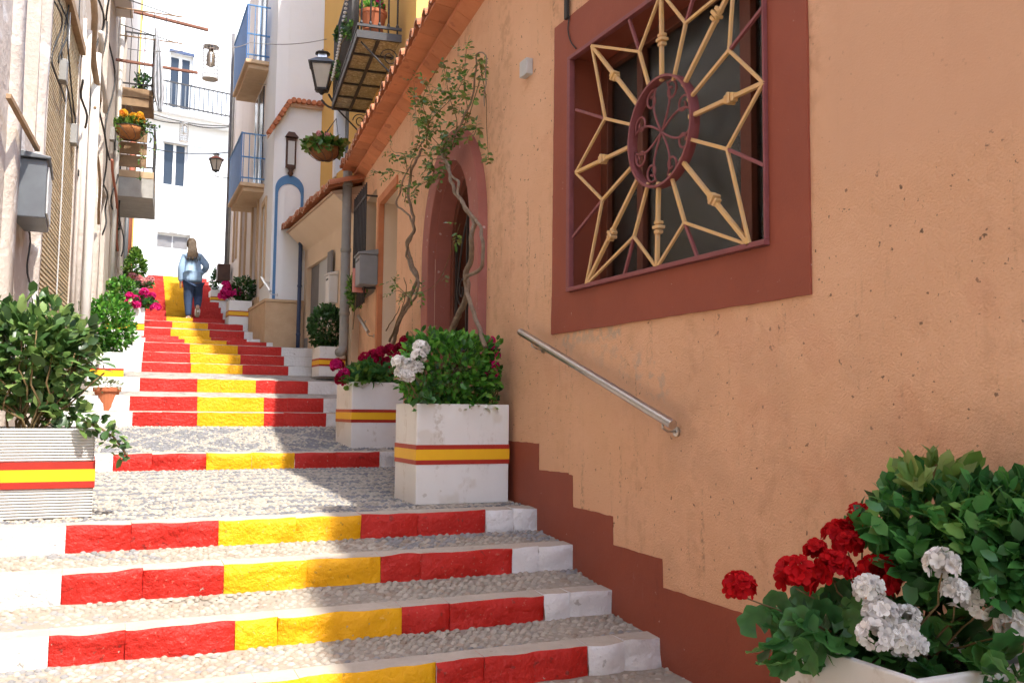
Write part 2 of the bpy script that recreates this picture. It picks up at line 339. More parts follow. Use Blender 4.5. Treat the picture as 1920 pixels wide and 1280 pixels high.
# ------------------------------------------------------------------ facades (plan lines of the street)
FN = Fac((2.6, 0), (2.6, 6.05)); FA = Fac((2.6, 6.05), (3.3, 12.15)); FB = Fac((3.2, 12.15), (3.2, 15.3))
FCs = Fac((2.64, 15.3), (3.7, 15.3), 1); FC = Fac((2.64, 15.3), (2.75, 17.0)); FD = Fac((2.75, 17.0), (2.9, 22.6))
FL = Fac((-1.09, 0), (.79, 23.5), 1)
def right_x(Y):
    if Y < 6.05: return 2.6
    if Y < 12.15: return 2.6 + (Y - 6.05) * .7 / 6.1
    if Y < 15.25: return 3.2
    if Y < 17: return 2.64 + (Y - 15.3) * .11 / 1.7
    return 2.75 + (Y - 17) * .15 / 5.6
def left_x(Y): return -1.09 + .08 * Y
def proj_np(Pn):
    Pn = np.asarray(Pn); c = Pn @ np.array(FW); return 960 + Pn @ np.array(cx_) / c * FPX, 640 - Pn @ np.array(cy_) / c * FPX, c

# ------------------------------------------------------------------ terrain and the stepped street
def sheet(name, x0, x1, y0, y1, z, m):
    o = MB().add([(x0, y0, z), (x1, y0, z), (x1, y1, z), (x0, y1, z)], [(0, 1, 2, 3)]).build(name, m); return structure(o)
sheet('ground', -250, 250, -250, 250, -2.6, m_mortar)
stairs = bpy.data.objects.new('stairs', None); col.objects.link(stairs); structure(stairs)

# riser: Y, z bottom, z top, colour borders in X (white | red | yellow | red | white)
RIS = [(3.853, -1.232, -1.097, (-.08, .66, 1.43, 2.19)), (4.317, -1.072, -.948, (-.108, .64, 1.42, 2.19)),
       (4.757, -.903, -.768, (-.078, .643, 1.441, 2.206)), (5.231, -.738, -.606, (-.076, .671, 1.462, 2.246))]
def add_far(Y, row_t, row_b, refx, borders):
    RIS.append((Y, onY(refx, row_b, Y).z, onY(refx, row_t, Y).z, tuple(onY(b, (row_t + row_b) / 2, Y).x for b in borders)))
for a in [(8.2, 849, 880, 400, (212, 387, 553, 712)), (10.6, 773, 799.5, 430, (248, 370, 495, 612)), (11.0, 744, 770.5, 430, (243, 370, 495, 607)),
          (11.8, 711, 735, 430, (262, 370, 480, 578)), (13.2, 683, 700, 430, (265, 358, 455, 541)), (13.8, 664, 681.5, 430, (267, 357, 451, 533)),
          (14.4, 647, 663, 430, (269, 356, 446, 528)), (15.2, 639, 646, 440, (272, 346, 425, 500)), (15.6, 634, 639, 440, (265, 335, 396, 463)),
          (16.4, 619, 633.5, 400, (270, 320, 393, 458)), (17.2, 606, 617, 400, (270, 323, 390, 456))]: add_far(*a)
rows = [602, 594.5, 583, 572.5, 563, 554, 545.5, 538, 531, 525, 519]
for i in range(10):
    t = i / 9; add_far(18 + i * 1.05, rows[i + 1], rows[i], 340, (271 + 6 * t, 312 - 6 * t, 362 - 26 * t, 422 - 34 * t))
STEP_MATS = {'w': m_whitestep, 'r': m_red, 'y': m_yellow}
def stone(x0, x1, Y, zb, zt, m, seed):
    L_ = x1 - x0; near = Y < 9; nx = max(2, int(L_ / (.035 if near else .12))); nz = 6 if near else 2
    dep = .13; mb = MB(); amp = .017 if near else .010
    g = lambda i, j: j * (nx + 1) + i
    V = []
    for j in range(nz + 1):
        for i in range(nx + 1):
            x = x0 + L_ * i / nx; z = zb - .03 + (zt - zb + .03) * j / nz
            e = min(x - x0, x1 - x, zt - z, .02) / .02
            n_ = noise.noise(Vector((x * 7, Y * 3 + seed, z * 9))) * amp + noise.noise(Vector((x * 24, seed + 5, z * 26))) * amp * .5
            y = Y - n_ + (1 - e) ** 2 * .012
            if j == nz: z += noise.noise(Vector((x * 6, Y + seed, 3))) * .011 - .003
            V.append((x, y, z))
    F_ = [(g(i, j), g(i + 1, j), g(i + 1, j + 1), g(i, j + 1)) for j in range(nz) for i in range(nx)]
    for j in range(nz):
        for i in range(nx):
            chip = False
            mb.add([], [], 0); mb.f.append(F_[j * nx + i]); mb.m.append(1 if chip else 0)
    mb.v += V
    T = []
    for i in range(nx + 1): T.append(V[g(i, nz)])
    for i in range(nx + 1): T.append((x0 + L_ * i / nx, Y + dep + .012 * noise.noise(Vector((x0 * 3 + i * .4, Y, 1))), zt + .004))
    mb.add(T, [(i, i + 1, nx + 2 + i, nx + 1 + i) for i in range(nx)], 1)
    mb.add([V[0], V[g(0, nz)], (x0, Y + dep, zt + .004), (x0, Y + dep, zb - .03)], [(0, 1, 2, 3)], 0)
    mb.add([V[nx], V[g(nx, nz)], (x1, Y + dep, zt + .004), (x1, Y + dep, zb - .03)], [(0, 1, 2, 3)], 0)
    o = mb.build('riser_stone', [m, m_steptop], stairs, smooth=True)
    return o
rs = random.Random(3)
for i, (Y, zb, zt, B) in enumerate(RIS):
    xl, xr = left_x(Y) - .1, right_x(Y + .1) - .004
    if Y > 17.9: xr = min(xr + .3, 3.3)
    segs = [(xl, B[0], 'w'), (B[0], B[1], 'r'), (B[1], B[2], 'y'), (B[2], B[3], 'r'), (B[3], max(B[3] + .1, xr), 'w')]
    for (a, b, k) in segs:
        cuts = [a, b]
        if Y < 12 and b - a > .35:
            f = rs.uniform(.22, .55); cuts = [a, a + (b - a) * f, b]
        for c, d in zip(cuts, cuts[1:]): stone(c + .0006, d - .0006, Y, zb, zt, STEP_MATS[k], rs.uniform(0, 50))
# treads: sloping mortar beds
seq = [(-8, -1.50, -1.50)] + [(r[0], r[1], r[2]) for r in RIS]
for i in range(len(seq)):
    Y0, z0 = seq[i][0], seq[i][2]
    if i + 1 < len(seq): Y1, z1 = seq[i + 1][0], seq[i + 1][1]
    else: Y1, z1 = 46, z0 - .25
    if i == 0: Y0, z0, z1 = -8, -1.62, seq[1][1]
    mb = MB(); n = 12
    ya = Y0 + (.115 if i else 0)
    for k in range(2):
        y = (ya, Y1 + .03)[k]; z = (z0 - .008, z1 - .004)[k]
        for j in range(n + 1):
            a, b = left_x(y) - .6, right_x(y) + (.5 if y < 17.5 else 3.0)
            if i + 1 == len(seq): a, b = -8, 9
            mb.v.append((a + (b - a) * j / n, y, z + (.01 * noise.noise(Vector((j * 1.3, y, 0))) if y < 5 else 0)))
    for j in range(n): mb.f.append((j, j + 1, n + 2 + j, n + 1 + j)); mb.m.append(0)
    mb.build('tread', m_mortar if Y0 < 10.4 else m_farcobble, stairs)
# pebbles: half-buried stones with their own colours
PB_V = []
for k, (r_, h_) in enumerate(((1.0, -.25), (.86, .45), (.45, .85))):
    for j in range(7):
        a = 2 * math.pi * (j + .5 * k) / 7; PB_V.append((r_ * math.cos(a), r_ * math.sin(a), h_))
PB_V.append((0, 0, 1.0)); PB_V = np.array(PB_V)
PB_T = []
for k in range(2):
    for j in range(7):
        a, b, c, d = k * 7 + j, k * 7 + (j + 1) % 7, k * 7 + 7 + j, k * 7 + 7 + (j + 1) % 7
        PB_T += [(a, b, c), (b, d, c)]
for j in range(7): PB_T.append((14 + j, 14 + (j + 1) % 7, 21))
PB_T = np.array(PB_T)
all_peb = []
def pebble_field(Y0, Y1, z0, z1, sx, sy, hgt, colfn, xa=None, xb=None):
    ys = np.arange(Y0 + sy * .5, Y1 - sy * .3, sy * 1.02)
    for r_, y in enumerate(ys):
        a = left_x(y) - .05 if xa is None else xa; b = right_x(y) if xb is None else xb
        xs = np.arange(a + (r_ % 2) * sx * .5, b, sx * 1.04)
        xs = xs + rng.normal(0, sx * .12, len(xs)); yy = y + rng.normal(0, sy * .12, len(xs))
        for x, y2 in zip(xs, yy):
            if rng.random() < .03: continue
            t = (y2 - Y0) / max(1e-6, Y1 - Y0); s = rng.uniform(.72, 1.12)
            all_peb.append((x, y2, z0 + (z1 - z0) * t, sx * .5 * s, sy * .5 * s * rng.uniform(.85, 1.1), hgt * rng.uniform(.6, 1.25), rng.normal(0, .35), *colfn(x, y2)))
def c_light(x, y):
    k = rng.uniform(.75, 1.12); n_ = noise.noise(Vector((x * 1.4, y * 2.2, 2)))
    if n_ > .22 and rng.random() < .7: b = np.array((.26, .25, .245))
    elif rng.random() < .12: b = np.array((.33, .26, .20))
    else: b = np.array((.38, .335, .275))
    return tuple(b * k)
def c_wave(x, y):
    k = rng.uniform(.75, 1.15); ph = y * 4.1 + .22 * math.sin(x * 4.1) + .12 * math.sin(x * 9.7 + y * 3) + .3 * noise.noise(Vector((x * 2, y * 2, 0)))
    dark = rng.random() < (.70 if (ph % 1.0) < .46 and noise.noise(Vector((x * 3.1, y * 7, 4))) > -.22 else .10)
    return tuple((np.array((.185, .185, .195)) if dark else np.array((.38, .34, .285))) * k)
def c_star(x, y):
    k = rng.uniform(.75, 1.15); d = abs(x - 1.62); v = (y - 8.3) / 2.2
    a = abs(((d * .9 + v * 1.0) % .62) - .31); b = abs(((d * .9 - v * 1.0) % .62) - .31)
    light = a < .045 or b < .045 or d < .07 or (d < .35 and .3 < v < .7) or v > .93
    light = light if rng.random() < .82 else not light
    return tuple((np.array((.38, .34, .285)) if light else np.array((.19, .19, .20))) * k)
pebble_field(2.4, 3.84, -1.39, -1.238, .046, .034, .014, c_light, xa=.2)
for i in range(4):
    a = RIS[i]
    if i < 3: pebble_field(a[0] + .135, RIS[i + 1][0] - .005, a[2] - .012, RIS[i + 1][1] - .004, .043, .031, .013, c_light)
pebble_field(5.231 + .135, 8.195, -.612, RIS[4][1] - .004, .036, .026, .010, c_wave)
pebble_field(8.2 + .135, 10.59, RIS[4][2] - .008, RIS[5][1] - .004, .040, .028, .013, c_star)
PB = np.array(all_peb)
px_, py_, dep_ = proj_np(PB[:, :3])
vis = (px_ > 0) & (px_ < 1920) & (py_ < 1280)
PB = PB[(px_ > -150) & (px_ < 2000)]; px_, py_, dep_ = proj_np(PB[:, :3]); vis = (px_ > 0) & (px_ < 1920) & (py_ < 1278)
order = np.argsort(np.where(vis, dep_ * 1.0, 1e9)); pick = order[:300]; rest = np.setdiff1d(np.arange(len(PB)), pick)
def peb_geo(A):
    n = len(A); ca, sa = np.cos(A[:, 6]), np.sin(A[:, 6])
    v = PB_V[None] * A[:, None, 3:6] * (1 + rng.normal(0, .05, (n, len(PB_V), 1)))
    x = v[..., 0] * ca[:, None] - v[..., 1] * sa[:, None]; y = v[..., 0] * sa[:, None] + v[..., 1] * ca[:, None]
    V = np.stack([x, y, v[..., 2]], -1) + A[:, None, :3]
    T = PB_T[None] + (np.arange(n) * len(PB_V))[:, None, None]
    C = np.repeat(A[:, None, 7:10], len(PB_V), 1)
    return V.reshape(-1, 3), T.reshape(-1, 3), C.reshape(-1, 3)
V, T, C = peb_geo(PB[rest]); o = fast_mesh('pebbles', V, T, m_pebble, C, stairs); o['kind'] = 'stuff'
pm = []
for k in range(8):
    b = [(.45, .39, .32), (.49, .43, .35), (.38, .335, .275), (.24, .235, .235), (.33, .26, .2), (.42, .375, .315), (.28, .265, .25), (.46, .415, .36)][k]
    A = np.array([(0, 0, 0, .022, .016, .02, 0, *b)]); V, T, C = peb_geo(A); o = fast_mesh('pebble', V, T, m_pebble, C); pm.append((o.data, np.array(b))); bpy.data.objects.remove(o)
for a in PB[pick]:
    me = min(pm, key=lambda q: np.abs(q[1] - a[7:10]).sum() + rng.uniform(0, .1))[0]
    link_copy(me, 'pebble', Matrix.Translation(a[:3]) @ Matrix.Rotation(a[6], 4, 'Z') @ Matrix.Diagonal((a[3] / .022, a[4] / .016, a[5] / .02, 1)), stairs)

# ------------------------------------------------------------------ generic wall with rectangular holes
def wall(name, F, u0, u1, z0, z1, th, m, parent, holes=(), reveal=.25, m_rev=None):
    us = sorted({u0, u1, *[h[0] for h in holes], *[h[1] for h in holes]}); zs = sorted({z0, z1, *[h[2] for h in holes], *[h[3] for h in holes]})
    mb = MB()
    for a, b in zip(us, us[1:]):
        for c, d in zip(zs, zs[1:]):
            if any(h[0] - 1e-6 <= a and b <= h[1] + 1e-6 and h[2] - 1e-6 <= c and d <= h[3] + 1e-6 for h in holes): continue
            mb.add([F.P(a, c), F.P(b, c), F.P(b, d), F.P(a, d)], [(0, 1, 2, 3)])
    for (a, b, c, d) in holes:
        for (p, q) in (((a, c), (b, c)), ((b, c), (b, d)), ((b, d), (a, d)), ((a, d), (a, c))):
            mb.add([F.P(*p), F.P(*q), F.P(*q, -reveal), F.P(*p, -reveal)], [(0, 1, 2, 3)], 1)
    for (p, q) in (((u0, z0), (u1, z0)), ((u1, z0), (u1, z1)), ((u1, z1), (u0, z1)), ((u0, z1), (u0, z0))):
        mb.add([F.P(*p), F.P(*q), F.P(*q, -th), F.P(*p, -th)], [(0, 1, 2, 3)])
    if not holes: mb.add([F.P(u0, z0, -th), F.P(u1, z0, -th), F.P(u1, z1, -th), F.P(u0, z1, -th)], [(0, 1, 2, 3)])
    else:
        for a, b in zip(us, us[1:]):
            for c, d in zip(zs, zs[1:]):
                if any(h[0] - 1e-6 <= a and b <= h[1] + 1e-6 and h[2] - 1e-6 <= c and d <= h[3] + 1e-6 for h in holes): continue
                mb.add([F.P(a, c, -th), F.P(b, c, -th), F.P(b, d, -th), F.P(a, d, -th)], [(0, 1, 2, 3)])
    return mb.build(name, [m, m_rev or m], parent)

def arch_pts(uc, r, zb, zs, n=20):
    return [(uc - r, zb)] + [(uc - r * math.cos(math.pi * k / n), zs + r * math.sin(math.pi * k / n)) for k in range(n + 1)] + [(uc + r, zb)]
def arch_band(mb, F, uc, r0, r1, zb, zs, o0, o1, n=20, mi=0, rz=1.0):
    A = arch_pts(uc, r0, zb, zs, n); B = arch_pts(uc, r1, zb, zs, n); k = len(A)
    vs = [F.P(*p, o1) for p in A] + [F.P(*p, o1) for p in B] + [F.P(*p, o0) for p in A] + [F.P(*p, o0) for p in B]
    fs = []
    for i in range(k - 1):
        fs += [(i, i + 1, k + i + 1, k + i), (k + i, k + i + 1, 3 * k + i + 1, 3 * k + i), (i, i + 1, 2 * k + i + 1, 2 * k + i)]
    fs += [(0, k, 3 * k, 2 * k), (k - 1, 2 * k - 1, 4 * k - 1, 3 * k - 1)]
    return mb.add(vs, fs, mi)

# ------------------------------------------------------------------ peach house on the right
peach = thing('peach_house', 'low peach stucco house on the right with brown trimmed window and arched door', 'house', (2.75, 4.5, -1.3))
WI = (3.03, 4.81, .708, 2.15)      # window opening
wall('wall', FN, 0.6, 6.05, -2.2, 3.3, .3, m_peach, peach, [WI], .27, m_brown)
wall('wall', FN, -8, .597, -2.2, 5.9, .3, m_peach, peach)  # out-of-view upper storey and cornice, height set to shade the near steps
MB().fbox(FN, -8, .597, 5.9, 6.0, -.4, .25).build('cornice', m_grout, peach)
wall('wall', FN, .6, 2.2, 3.65, 4.9, .3, m_peach, peach)  # unseen stepped wall with its cornice, added for the shadow on the steps
MB().fbox(FN, .6, 2.2, 4.9, 5.0, -.4, .25).build('cornice', m_grout, peach)
mb = MB()
def wob(p, q, n=30, amp=.0035):
    r_ = []
    for k in range(n):
        t = k / n; u = p[0] + (q[0] - p[0]) * t; z = p[1] + (q[1] - p[1]) * t; s_ = amp * (noise.noise(Vector((u * 9, z * 9, 2))) + .7 * noise.noise(Vector((u * 31, z * 31, 5)))) if 0 < k else 0
        d = math.hypot(q[0] - p[0], q[1] - p[1]) + 1e-9; r_.append((u - (q[1] - p[1]) / d * s_, z + (q[0] - p[0]) / d * s_))
    return r_
mb.prism(FN, wob((2.795, .474), (5.05, .474)) + wob((5.05, .474), (5.045, .708), 6) + [(5.045, .708), (2.795, .708)], -.001, .012)
mb.prism(FN, [(2.795, 2.15), (5.03, 2.15)] + wob((5.03, 2.15), (5.03, 2.42), 6) + wob((5.03, 2.42), (2.795, 2.42)) + [(2.795, 2.42)], -.001, .012)
mb.prism(FN, wob((5.042, .7085), (5.03, 2.1495)) + [(5.03, 2.1495), (4.81, 2.1495), (4.81, .7085)], -.001, .012)
mb.prism(FN, [(3.03, .7085), (3.03, 2.1495)] + wob((2.795, 2.1495), (2.795, .7085)) + [(2.795, .7085)], -.001, .012)
mb.build('window_surround', m_brown, peach)
# stepped painted skirting
dado = [(5.651, -.2), (5.223, -.202), (5.222, -.367), (4.83, -.361), (4.828, -.371), (4.777, -.373), (4.77, -.553), (4.32, -.56), (4.318, -.712), (3.852, -.717), (3.845, -.855), (2.9, -.858), (2.897, -1.02), (1.2, -1.05), (1.2, -1.75), (6.04, -.9), (6.04, -.2)]
dw = []
for p_, q_ in zip(dado[:13], dado[1:14]): dw += wob(p_, q_, max(2, int(math.hypot(q_[0] - p_[0], q_[1] - p_[1]) / .03)), .004)
MB().prism(FN, dw + dado[13:], -.001, .004).build('skirting', m_brown, peach)
# window joinery behind the grille
win = MB()
for (a, b, c, d) in ((3.03, 4.81, .708, .775), (3.03, 4.81, 2.09, 2.15), (3.03, 3.10, .775, 2.09), (4.73, 4.81, .775, 2.09), (3.40, 3.48, .775, 2.09), (4.34, 4.40, .775, 2.09)): win.fbox(FN, a, b, c, d, -.268, -.20)
win = win.build('window', m_redwood, peach, bevel=.004)
def make_pane():
    m = bpy.data.materials.new('clear_pane'); m.use_nodes = True; nt = m.node_tree; nt.nodes.clear()
    o = nt.nodes.new('ShaderNodeOutputMaterial'); g = nt.nodes.new('ShaderNodeBsdfGlossy'); g.inputs['Roughness'].default_value = .22; t = nt.nodes.new('ShaderNodeBsdfTransparent'); t.inputs['Color'].default_value = (.85, .88, .85, 1)
    f = nt.nodes.new('ShaderNodeFresnel'); f.inputs['IOR'].default_value = 1.5; x = nt.nodes.new('ShaderNodeMixShader'); ad = nt.nodes.new('ShaderNodeMath'); ad.operation = 'ADD'; ad.inputs[1].default_value = -.01
    nt.links.new(f.outputs[0], ad.inputs[0]); nt.links.new(ad.outputs[0], x.inputs[0]); nt.links.new(t.outputs[0], x.inputs[1]); nt.links.new(g.outputs[0], x.inputs[2]); nt.links.new(x.outputs[0], o.inputs[0]); return m
m_pane = make_pane()
for (a, b) in ((3.10, 3.40), (3.48, 4.34), (4.40, 4.73)): MB().fbox(FN, a, b, .775, 2.09, -.240, -.234).build('pane', m_pane, win)
room = MB(); room.box(2.88, 5.4, 1.2, 5.9, .1, 2.6); 
rm = room.build('room', m_room, peach)
# knock out the room's street side so that daylight enters through the glass
bmr = bmesh.new(); bmr.from_mesh(rm.data); bmr.faces.ensure_lookup_table(); f0 = min(bmr.faces, key=lambda f: f.calc_center_median().x); bmesh.ops.delete(bmr, geom=[f0], context='FACES'); bmr.to_mesh(rm.data); bmr.free()
cv = MB(); nseg = 60
for k in range(nseg + 1):
    u = 3.62 + .55 * k / nseg; x = 2.98 + .025 * math.sin(k * 1.3); cv.v += [(x, u, .5), (x, u, 2.3)]
for k in range(nseg): cv.f.append((2 * k, 2 * k + 2, 2 * k + 3, 2 * k + 1)); cv.m.append(0)
cv.build('curtain', m_curtain, peach, smooth=True)
# wall with the arched door, the second doorway and the barred window
AC, AR, AS = 1.02, .70, 1.36
D2 = (3.55, 4.66, -.3, 2.5); W2 = (4.95, 5.75, 1.45, 2.75)
wall('wall', FA, 0, FA.L, -2.0, 3.3, .3, m_peach, peach, [(AC - AR, AC + AR, -.55, AS + AR), D2, W2], .38, m_cream)
mb = MB()     # spandrels that turn the hole into an arch
for s in (-1, 1):
    pts = [(AC + s * AR, AS + AR)] + [(AC + s * AR * math.cos(math.pi / 2 * k / 10), AS + AR * math.sin(math.pi / 2 * k / 10)) for k in range(11)]
    mb.prism(FA, pts if s > 0 else pts[::-1], -.37, -.001)
mb.build('arch_soffit', m_brown, peach)
arch_band(MB(), FA, AC, AR, .95, -.6, AS, -.002, .07, 24).build('arch_surround', m_mauve, peach, bevel=.008)
arch_band(MB(), FA, AC, AR - .014, AR - .001, -.55, AS, -.139, -.003, 24).build('arch_lining', m_mauve, peach)
arch_band(MB(), FA, AC, AR - .10, AR - .001, -.55, AS, -.37, -.14, 24).build('door_frame', m_redwood, peach, bevel=.006)
dl = MB().prism(FA, arch_pts(AC, AR - .101, -.55, AS, 24), -.33, -.27).build('door', m_doorwood, peach)
for k in range(4):      # vertical boards on the door
    a = AC - .55 + k * .285
    MB().fbox(FA, a, a + .265, -.45, 1.5, -.269, -.258).build('board', m_doorwood, dl, bevel=.004)
# wrought iron gate in the arch, in front of the leaf
gate = MB()
def spiral(F, uc, zc, r0, turns, a0, o, sgn=1, n=40):
    return [F.P(uc + r0 * (1 - .86 * k / n) * math.cos(a0 + sgn * 2 * math.pi * turns * k / n), zc + r0 * (1 - .86 * k / n) * math.sin(a0 + sgn * 2 * math.pi * turns * k / n), o) for k in range(n + 1)]
gate.fbox(FA, AC - .595, AC + .595, .62, .645, -.18, -.155); gate.fbox(FA, AC - .595, AC + .595, -.1, -.075, -.18, -.155)
for u in (-.57, -.2, .2, .57): gate.fbox(FA, AC + u - .011, AC + u + .011, -.5, 1.7, -.178, -.156)
for (u, z, r_, sg) in ((-.37, 1.05, .16, 1), (.37, 1.05, .16, -1), (0, 1.25, .17, 1), (-.37, .28, .17, -1), (.37, .28, .17, 1), (0, .3, .16, 1), (0, 1.7, .13, -1)):
    gate.tube(spiral(FA, AC + u, z, r_, 1.8, random.uniform(0, 6), -.167, sg), .010, 6)
for s in (-1, 1): gate.tube([FA.P(AC + s * .57 * math.cos(k / 12 * 1.4), .63 + 1.1 * math.sin(k / 12 * 1.4), -.167) for k in range(13)], .010, 6)
gate.build('gate', m_iron, peach)
# doorway with glazed terracotta edging
mb = MB()
mb.fbox(FA, D2[1] - .012, D2[1] + .085, -.2, 2.5, -.05, .018); mb.fbox(FA, D2[0], D2[1] + .085, 2.4885, 2.585, -.05, .018)
mb.build('doorway_edging', m_soffit, peach, bevel=.006)
d2 = MB().fbox(FA, D2[0], D2[1] - .006, D2[2], D2[3] - .002, -.372, -.33).build('door', m_doorgrey, peach)
for k in range(3): MB().fbox(FA, D2[0] + .12, D2[1] - .13, -.1 + k * .85, .6 + k * .85, -.331, -.318).build('panel', m_doorgrey, d2, bevel=.006)
wn_ = MB()
for (a, b, c, d) in ((W2[0], W2[1], W2[2], W2[2] + .06), (W2[0], W2[1], W2[3] - .06, W2[3]), (W2[0], W2[0] + .06, W2[2] + .06, W2[3] - .06), (W2[1] - .06, W2[1], W2[2] + .06, W2[3] - .06), (5.32, 5.38, W2[2] + .06, W2[3] - .06)): wn_.fbox(FA, a, b, c, d, -.22, -.17)
wn_ = wn_.build('window', m_darkwood, peach); 
for (a, b) in ((W2[0] + .06, 5.32), (5.38, W2[1] - .06)): MB().fbox(FA, a, b, W2[2] + .06, W2[3] - .06, -.2, -.19).build('pane', m_glass, wn_)
wb = MB().fbox(FA, 4.86, 5.86, 2.62, 2.65, .13, .15).build('window_bars', m_iron, peach)
MB().fbox(FA, 4.86, 5.86, 1.47, 1.50, .13, .15).build('rail', m_iron, wb)
for u in (4.87, 5.85):
    for z in (1.485, 2.635): MB().bar(FA.P(u, z, 0), FA.P(u, z, .14), .02).build('bracket', m_iron, wb)
for k in range(9):
    u = 4.88 + k * .12; MB().tube([FA.P(u, 1.30, .14), FA.P(u, 2.80, .14)], .010, 6).build('bar', m_iron, wb, smooth=True)
# eave: two courses of terracotta under the barrel tiles
EZ = 3.2
def eave_tiles(F, ua, ub, z, over, pitch, r_, ln, parent, slope=.33, m=(None, None), jit=.01):
    proto = []
    for q in range(3):
        mb = MB(); n = 9; th = .018
        for cov in (1, 0):
            ring = []
            for e in (0, 1):          # front, back
                for (rad) in (r_, r_ - th):
                    for k in range(n + 1):
                        a = math.pi * k / n
                        uu = rad * math.cos(a) * (1 if cov else .82) + (0 if cov else pitch / 2); zz = rad * math.sin(a) * (1.0 if cov else -.75) + (.0 if cov else .035)
                        ring.append((uu, e, zz))
            b = [Vector((p[0], p[1], p[2])) for p in ring]
            vs_ = [(F.U * p.x - F.N * (p.y * ln) + Vector((0, 0, p.z + p.y * ln * slope))) for p in b]
            k1 = n + 1; fs0 = []; fs1 = []
            for k in range(n):
                fs0 += [(k, k + 1, 2 * k1 + k + 1, 2 * k1 + k), (k1 + k, k1 + k + 1, 3 * k1 + k + 1, 3 * k1 + k)]
                fs1 += [(k, k + 1, k1 + k + 1, k1 + k)]
            mb.add(vs_, fs0, 0); mb.add(vs_, fs1 + [(0, k1, 3 * k1, 2 * k1), (n, k1 + n, 3 * k1 + n, 2 * k1 + n)], 1)
        o = mb.build('roof_tile', list(m), None, smooth=False); proto.append(o.data); bpy.data.objects.remove(o)
    k = 0; u = ua
    while u < ub:
        p = F.P(u + random.uniform(-jit, jit), z + random.uniform(-jit, jit) * .7, over + random.uniform(-jit, jit) * 1.5)
        link_copy(proto[k % 3], 'roof_tile', Matrix.Translation(p), parent); u += pitch; k += 1
eave_tiles(FA, -.1, FA.L + .05, EZ + .10, .30, .235, .085, .5, peach, .25, (m_terracotta, m_tilecap))
eave_tiles(FN, 1.0, 5.9, EZ + .10, .30, .235, .085, .5, peach, .25, (m_terracotta, m_tilecap))
for (F, ua, ub) in ((FA, 0.0, FA.L), (FN, .7, 6.04)):
    u = ua
    while u < ub - .05:
        e = min(u + .31, ub) - .006
        mb = MB(); mb.hexa([F.P(u, EZ - .005, .12), F.P(e, EZ - .005, .12), F.P(e, EZ - .075, 0), F.P(u, EZ - .075, 0), F.P(u, EZ + .03, .12), F.P(e, EZ + .03, .12), F.P(e, EZ + .03, 0), F.P(u, EZ + .03, 0)])
        mb.build('eave_brick', m_soffit, peach)
        mb = MB(); mb.hexa([F.P(u + .1, EZ + .075, .27), F.P(e + .1, EZ + .075, .27), F.P(e + .1, EZ + .033, .0), F.P(u + .1, EZ + .033, .0), F.P(u + .1, EZ + .1, .27), F.P(e + .1, EZ + .1, .27), F.P(e + .1, EZ + .1, 0), F.P(u + .1, EZ + .1, 0)])
        mb.build('eave_brick', m_soffit, peach); u += .31
    mb = MB(); mb.hexa([F.P(ua, EZ + .10, .262), F.P(ub + .1, EZ + .10, .262), F.P(ub + .1, EZ + .10, -.3), F.P(ua, EZ + .10, -.3), F.P(ua, EZ + .16, .20), F.P(ub + .1, EZ + .16, .20), F.P(ub + .1, EZ + .45, -.8), F.P(ua, EZ + .45, -.8)]).build('roof_bed', m_grout, peach)
# window grille: a sunburst of cream rods round a mauve ring
grl = thing('window_grille', 'cream and mauve sunburst iron grille with a scrolled ring over the brown framed window', 'grille', (2.58, 3.9, .71))
GO = .03
def gp(zx, zy): u, z = FN.px(1000 + zx / 2, zy / 2, GO); return FN.P(max(3.036, min(4.80, u)), max(.725, min(2.135, z)), GO)
fr = MB()
for (a, b, c, d) in ((3.032, 4.808, .711, .735), (3.032, 4.808, 2.123, 2.147), (4.772, 4.808, .735, 2.123), (3.032, 3.043, .735, 2.123)): fr.fbox(FN, a, b, c, d, .004, .034 if b < 3.1 else .04)
fr.build('frame', m_mauvemetal, grl, bevel=.003)
gc = gp(480, 495); GC = (gc.y, gc.z); GR = .283
def ring_toward(pt, r_=GR):
    d = Vector((0, pt.y - GC[0], pt.z - GC[1])).normalized(); return FN.P(GC[0] + d.y * r_, GC[1] + d.z * r_, GO)
rods = [((480, -60), (482, 305), (483, 150)), ((752, -60), (562, 325), (688, 55)), ((905, 292), (585, 440), (740, 370)), ((812, 922), (553, 597), (678, 748)),
        ((464, 1012), (470, 683), (470, 852)), ((198, 1078), (395, 665), (295, 880)), ((160, 648), (360, 552), (262, 597)), ((220, 172), (395, 398), (305, 285))]
tips = []
for (a, b, c) in rods:
    A_, B_, C_ = gp(*a), gp(*b), gp(*c); tips.append(A_)
    rod = MB().bar(A_, B_, .020, .020, (1, 0, 0)).build('rod', m_gold, grl, bevel=.002)
    d = (B_ - A_).normalized(); kn = MB()
    for s_, w_ in ((-.024, .040), (0, .054), (.024, .040)): kn.bar(C_ + d * (s_ - .009), C_ + d * (s_ + .009), w_, w_ * .85, (1, 0, 0))
    kn.build('collar', m_gold, rod, bevel=.004)
vees = [((398, 195), (437, 335), (360, 75), 7, 0), ((572, 88), (525, 305), (606, -30), 0, 1), ((735, 190), (580, 378), (902, 5), 1, 2), ((728, 560), (578, 520), (902, 608), 2, 3),
        ((568, 835), (515, 652), (616, 980), 3, 4), ((378, 888), (432, 685), (340, 1052), 4, 5), ((260, 750), (368, 628), (148, 890), 5, 6), ((270, 445), (367, 468), (160, 412), 6, 7)]
